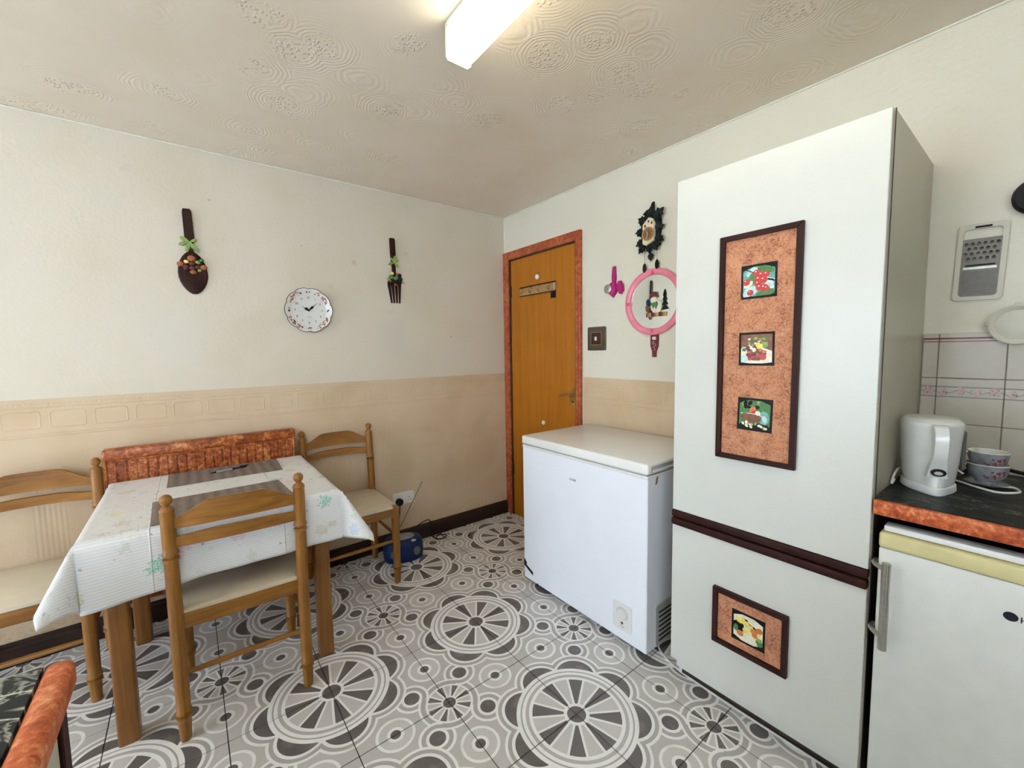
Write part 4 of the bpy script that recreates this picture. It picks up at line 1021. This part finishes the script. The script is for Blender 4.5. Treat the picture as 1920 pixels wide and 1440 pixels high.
tag(pg, 'round black plug pushed into the left outlet of the double socket', 'plug')
cb = MB().tube(spline([(-.944, -.028, .283), (-.955, -.035, .20), (-.985, -.04, .12), (-1.02, -.045, .09), (-1.03, -.05, .02)], 5), .0032, 7).build('power_cable', BLACKP)
tag(cb, 'thin black cable dropping from the plug down to the blue radio', 'cable')
cb = MB().tube(spline([(-.885, -.10, .06), (-.87, -.045, .088), (-.80, -.03, .118), (-.74, -.032, .130), (-.725, -.04, .10), (-.728, -.06, .02), (-.700, -.105, .0045), (-.655, -.112, .0045), (-.630, -.085, .0045), (-.655, -.055, .0045), (-.715, -.045, .0045)], 6), .0036, 7).build('power_cable', BLACKP)
tag(cb, 'black cable looping over the baseboard right of the blue radio', 'cable')
RX, RY = -.995, -.185
rd = thing('portable_radio', 'dark blue oval portable CD radio on the floor behind the right chair', 'radio', (RX, RY, 0), math.radians(-12))
rb = MB(); pr_ = [(.0, .90), (.012, .97), (.05, 1.0), (.10, .97), (.128, .86), (.136, .70)]
vs = []; n = 40
for z, k in pr_:
    for i in range(n):
        a = 2*PI*i/n; e_ = .8
        vs.append((.125*k*math.copysign(abs(math.cos(a))**e_, math.cos(a)), .088*k*math.copysign(abs(math.sin(a))**e_, math.sin(a)), z))
fs = [(j*n+i, j*n+(i+1) % n, (j+1)*n+(i+1) % n, (j+1)*n+i) for j in range(len(pr_)-1) for i in range(n)]+[tuple(reversed(range(n))), tuple(range((len(pr_)-1)*n, len(pr_)*n))]
rb.add(vs, fs).build('shell', BLUEP, rd, 50)
MB().lathe([(.1362, .062), (.141, .055), (.143, 0)], 28, None, 0, 1.15, .8).build('disc_lid', plain('grey_disc_lid', (.22, .22, .21), .3), rd)
mb = MB(); mb.ball((.052, -.066, .128), .012, 10, (1.5, 1, .6)); mb.build('button', GREYP, rd)
for sx in (-1, 1):
    mb = MB(); mb.ball((sx*.064, -.074, .062), .030, 14, (1, .42, 1.05)); mb.build('speaker', plain('speaker_grey', (.10, .11, .12), .6), rd)
o_ = MB()
for k in range(14): o_.ball((.112-.002*(k % 3), -.040+.006*(k % 4), .055+.008*(k//2)), .0022, 5)
o_ = o_.build('speckles', GREYP, rd); o_['kind'] = 'stuff'
MB().tube([(-.03, .075, .12), (.155, .075+.02, .44)], [.0032, .0022], 6).ball((.155, .095, .44), .0045, 6).build('antenna', plain('tarnished_antenna', (.16, .12, .08), .5, .5), rd)

# radiator painted like wood, behind the table
ra = thing('panel_radiator', 'fluted radiator painted marbled chestnut brown on the back wall behind the table', 'radiator', (-1.955, -.05, .16))
q = Matrix.Translation((1.955, .05, -.16))
RX0, RX1, RZ0, RZ1 = -2.345, -1.566, .16, .897
MB().box(RX0+.012, RX1-.012, -.092, -.052, RZ0, RZ1-.02, .004, q).build('panel', RADP, ra, 0)
MB().box(RX0, RX1, -.104, -.046, RZ1-.052, RZ1, .012, q, seg=3).build('top_rail', RADP, ra)
MB().box(RX0+.002, RX0+.014, -.100, -.050, RZ0, RZ1-.045, .004, q).box(RX1-.014, RX1-.002, -.100, -.050, RZ0, RZ1-.045, .004, q).build('side_rail', RADP, ra)
fl0 = None; nfl = 21
for k in range(nfl):
    xc = RX0+.030+(RX1-RX0-.060)*k/(nfl-1)
    if fl0 is None:
        fl0 = MB().box(-.0150, .0150, -.0970, -.0922, RZ0+.02, RZ1-.060, .0025, Matrix.Translation((0, .05, -.16))).build('flute', RADP, ra); o = fl0
    else: o = fl0.copy(); C.objects.link(o); o.parent = ra
    o.location.x = xc+1.955
for x in (-2.2, -1.7): MB().box(x-.02, x+.02, -.052, -.002, .62, .66, 0, q).build('wall_bracket', GREYP, ra, 0)

# ------------------------------------------------------------------ table, cloth and what lies on it
tb = thing('dining_table', 'square wooden dining table with thick legs under a white printed cloth', 'table', (-1.935, -.53, 0))
q = Matrix.Translation((1.935, .53, 0))
TX0, TX1, TY0, TY1 = -2.318, -1.553, -.902, -.140
MB().box(TX0+.003, TX1-.003, TY0+.003, TY1-.003, .722, .7485, .004, q).build('tabletop', TLEG, tb, 0)
for x in (-2.2495, -1.611):
    for y in (-.795 if x < -2 else -.778, -.170):
        MB().box(x-.029, x+.029, y-.029, y+.029, 0, .7215, .009, q, seg=3).build('leg', TLEG, tb)
for a in ((-2.22, -1.64, -.80, -.78, .655, .7215), (-2.22, -1.64, -.18, -.16, .655, .7215), (-2.26, -2.24, -.765, -.20, .655, .7215), (-1.622, -1.602, -.75, -.20, .655, .7215)):
    MB().box(*a, 0, q).build('apron', TLEG, tb, 0)
# draped cloth: flat over the top, hanging strips, corners flaring outwards in cones
def drape():
    OV = .20; step_ = .0135
    Wd, Dp = TX1-TX0, TY1-TY0
    nu = int((Wd+2*OV)/step_)+1; nv = int((Dp+2*OV*.55)/step_)+1
    vs, uv = [], []
    for j in range(nv):
        vv = -OV+(Dp+OV*1.0+.02)*j/(nv-1)
        for i in range(nu):
            uu = -OV+(Wd+2*OV)*i/(nu-1)
            a = (-uu) if uu < 0 else (uu-Wd if uu > Wd else 0); sa = -1 if uu < 0 else 1
            b = -vv if vv < 0 else (vv-Dp if vv > Dp else 0); sb = -1 if vv < 0 else 1
            x = min(max(uu, 0), Wd); y = min(max(vv, 0), Dp)
            lft = max(0, 1-max(uu, 0)/.35)
            if vv < 0: b *= 1+.10*lft
            cl_ = .92 if (uu < 0 and vv < 0) else 1.0
            r = math.hypot(a, b); z = .7525
            dx = dy = 0
            if r > 1e-9:
                phi = math.atan2(b, a)
                f2 = abs(math.sin(2*phi)) if (a > 0 and b > 0) else 0
                s = .035+.50*cl_*f2**1.3
                if a > 0 and b > 0: s += .07*math.sin(4*phi)
                wav = 0
                if a == 0: wav = .004+.004*math.sin(uu*15+.6)*min(1, b/.15)+.003*math.sin(uu*37)*min(1, b/.2)
                if b == 0: wav = (.003 if uu < 0 else .010)*math.sin(vv*17)*min(1, a/.15)
                if vv > Dp and a == 0: s = .3                       # rear hem only lies a little way over the edge
                rr = r*(1-(.24 if uu < 0 and vv < 0 else .10)*f2)
                horiz = rr*s+wav*(1 if r > .02 else 0)+.003*min(1, r/.01)
                z -= max(0, rr-.002)*math.sqrt(max(0, 1-s*s))
                dx = sa*math.cos(phi)*horiz; dy = sb*math.sin(phi)*horiz
            else:
                z += .0006*math.sin(uu*21+vv*9)*math.sin(vv*17)
            vs.append((TX0+x+dx, TY0+y+dy, z)); uv.append((uu, vv))
    fs = [(j*nu+i, j*nu+i+1, (j+1)*nu+i+1, (j+1)*nu+i) for j in range(nv-1) for i in range(nu-1)]
    o = MB().add(vs, fs).build('tablecloth', MATS['cloth'], None, 60)
    l = o.data.uv_layers.new(name='UVMap')
    for lp in o.data.loops: l.data[lp.index].uv = uv[lp.vertex_index]
    md = o.modifiers.new('thickness', 'SOLIDIFY'); md.thickness = .0012; md.offset = 1
    return o
cl = drape(); tag(cl, 'white wipe-clean tablecloth with pastel print draped over the dining table', 'tablecloth')
def pmat(c, lab):
    cx = sum(p_[0] for p_ in c)/4; cy = sum(p_[1] for p_ in c)/4
    o = MB().prism([(x-cx, y-cy) for x, y in c], 0, .0018).build('placemat', MATS['placemat'], None, 0)
    o.location = (cx, cy, .7550); tag(o, lab, 'placemat', 'placemats on the table'); return o
pmat([(-2.118, -.150), (-2.118, -.400), (-1.684, -.411), (-1.674, -.160)], 'grey-brown woven placemat with pen on it, at the radiator side of the table')
pmat([(-2.154, -.597), (-2.146, -.885), (-1.712, -.875), (-1.729, -.591)], 'grey-brown woven placemat nearest the front chair, nothing on it')
pe = thing('pen', 'clear ballpoint pen with black cap and tip lying on the far placemat', 'pen', (-1.888, -.262, .7608), math.radians(12))
MB().tube([(-.055, 0, 0), (.035, 0, 0)], .0038, 8).build('barrel', plain('clear_grey_barrel', (.45, .47, .52), .15), pe)
MB().tube([(.012, 0, .0002), (.074, 0, .0002)], .0044, 8).build('cap', BLACKP, pe)
MB().tube([(-.076, 0, -.001), (-.054, 0, 0)], [.0015, .0040], 8).build('tip', BLACKP, pe)
MB().box(.045, .082, -.0015, .0015, .004, .008, .0005).build('clip', BLACKP, pe)

# ------------------------------------------------------------------ chairs
RN = .0005
POST = [(0, .0150), (.006, .0165), (.060, .0190), (.078, .0195), (.082, .0230), (.089, .0230), (.092, .0150), (.096, .0150), (.099, .0230), (.106, .0230), (.110, .0195), (.18, .0205), (.44, .0210), (.630, .0200), (.640, .0190), (.643, .0230), (.651, .0230), (.654, .0140), (.660, .0140), (.663, .0230), (.671, .0230), (.675, .0195), (.70, .0205), (.795, .0200), (.808, .0190), (.811, .0205), (.817, .0205), (.820, .0180), (.824, .0160), (.829, .0100), (.833, .0100), (.837, .0135), (.845, .0170), (.852, .0172), (.860, .0145), (.866, .0080), (.868, 0)]
LEG = [(0, .0145), (.006, .0160), (.060, .0185), (.078, .0195), (.082, .0230), (.089, .0230), (.092, .0150), (.096, .0150), (.099, .0230), (.106, .0230), (.110, .0195), (.18, .0205), (.40, .0215), (.440, .0215), (.447, .0190), (.449, 0)]
def rake(z): return max(0, z-.42)*.07
def make_chair():
    t = thing('dining_chair', '', 'chair'); HW, DP_ = .1925, .372
    for s in (-1, 1):
        mb = MB().lathe(POST, 20, Matrix.Translation((s*HW, 0, 0)))
        for p_ in mb.v: p_.y -= rake(p_.z)
        mb.build('back_post', HONEY, t, 50)
        MB().lathe(LEG, 20, Matrix.Translation((s*(HW-.003), DP_, 0))).build('front_leg', HONEY, t, 50)
    def slat(name, zlo, zhi, arch_, sag, depth=.026):
        n = 28; vs = []; fs = []
        for i in range(n+1):
            k = -1+2*i/n; x = k*(HW-.012)
            e = max(0, min(1, (1-abs(k))/.62)); sm = e*e*(3-2*e)
            top = zhi+arch_*sm+.004*(1-k*k); bot = zlo+sag*(1-k*k)
            yb = -depth*(1-k*k)-rake((zlo+zhi)/2)
            vs += [(x, yb-.008, bot), (x, yb+.008, bot), (x, yb+.0075, top-.002), (x, yb+.005, top), (x, yb-.005, top), (x, yb-.0075, top-.002)]
        for i in range(n):
            for a in range(6): fs.append((i*6+a, i*6+(a+1) % 6, (i+1)*6+(a+1) % 6, (i+1)*6+a))
        fs += [tuple(reversed(range(6))), tuple(range(n*6, n*6+6))]
        o = MB().add(vs, fs).build(name, HONEYX, t, 40)
        bm = bmesh.new(); bm.from_mesh(o.data); bmesh.ops.recalc_face_normals(bm, faces=bm.faces); bm.to_mesh(o.data); bm.free()
    slat('top_slat', .750, .785, .046, .006); slat('lower_slat', .686, .720, .008, .006)
    MB().box(-HW+.018, HW-.018, -.011, .011, .392, .444, .004, seg=2).build('rear_rail', HONEYX, t)
    MB().box(-HW+.016, HW-.016, DP_-.011, DP_+.011, .392, .440, .004, seg=2).build('front_rail', HONEYX, t)
    for s in (-1, 1): MB().box(s*HW-.010, s*HW+.010, .018, DP_-.018, .392, .440, .004, seg=2).build('side_rail', HONEY, t)
    # padded seat board: rounded slab narrower at the back posts
    out = [(-HW+.020, -.004), (HW-.020, -.004), (HW-.014, .022), (HW+.004, .030), (HW+.010, DP_-.030), (HW-.018, DP_-.020), (HW-.022, DP_+.016), (-HW+.022, DP_+.016), (-HW+.018, DP_-.020), (-HW-.010, DP_-.030), (-HW-.004, .030), (-HW+.014, .022)]
    MB().dome(out, .4412, .462, None, 0, .95).build('seat', CREAMV, t, 45)
    for z, y in ((.234, 0), (.250, DP_)):
        MB().tube([(-HW+.012, y, z), (-HW*.6, y, z), (0, y, z), (HW*.6, y, z), (HW-.012, y, z)], [.0080, .0092, .0100, .0092, .0080], 10).build('stretcher', HONEYX, t)
    for s in (-1, 1):
        MB().tube([(s*HW, .014, .275), (s*HW, DP_*.5, .275), (s*HW, DP_-.014, .275)], [.0080, .0096, .0080], 10).build('stretcher', HONEY, t)
    return t
ch = make_chair(); ch['group'] = 'chairs round the dining table'
ch.location = (-1.9055, -.920, 0); ch.rotation_euler = (0, 0, math.radians(-1.6))
ch['label'] = 'honey wood chair in front, its turned back posts towards the camera, seat under cloth'
for loc, rz, lab in (((-1.331, -.072, 0), PI, 'honey wood chair against the back wall right of the table, in front of radio'),
                     ((-2.558, -.120, 0), PI, 'honey wood chair left of the table cut by the left picture edge')):
    c = copy_tree(ch); c.location = loc; c.rotation_euler = (0, 0, rz); c['label'] = lab

# ------------------------------------------------------------------ left counter in the near corner
lc = thing('base_cabinet', 'off-white base cabinet with dark end strip in the near left corner', 'cabinet', (-2.48, -2.4, 0))
q = Matrix.Translation((2.48, 2.4, 0))
MB().box(-2.79, -2.196, -3.3, -1.872, .10, .859, 0, q).build('carcass', CABW, lc, 0)
MB().box(-2.1955, -2.178, -2.45, -1.908, .105, .850, .0015, q).build('door', plain('grey_white_door', (.58, .57, .50), .4), lc, 0)
MB().box(-2.1955, -2.178, -3.05, -2.455, .105, .850, .0015, q).build('door', plain('grey_white_door', (.58, .57, .50), .4), lc, 0)
MB().box(-2.1958, -2.174, -1.904, -1.874, .0, .842, .002, q).build('end_strip', DARKW, lc, 0)
MB().box(-2.79, -2.24, -3.3, -1.88, .0, .0995, 0, q).build('plinth', DARKP, lc, 0)
MB().prism([(-2.1770, -1.876), (-2.1770, -1.902), (-2.1735, -1.900), (-2.1735, -1.876)], .8425, .8585, q).build('chipped_corner', plain('chipped_raw_wood', (.36, .24, .09), .7), lc, 0)
wt2 = thing('worktop', 'black marbled worktop with rounded orange edge in the near left corner', 'worktop', (-2.48, -2.4, .86))
q = Matrix.Translation((2.48, 2.4, -.86))
MB().box(-2.80, -2.1935, -3.3, -1.860, .8602, .899, 0, q).build('slab', MATS['marble_l'], wt2, 0)
MB().box(-2.193, -2.163, -3.3, -1.857, .8600, .901, .011, q, seg=4).build('edge_strip', ORANGE, wt2)
MB().box(-2.80, -2.1935, -1.8598, -1.8575, .862, .8985, 0, q).build('end_trim', plain('pale_end_trim', (.60, .60, .52), .4), wt2, 0)
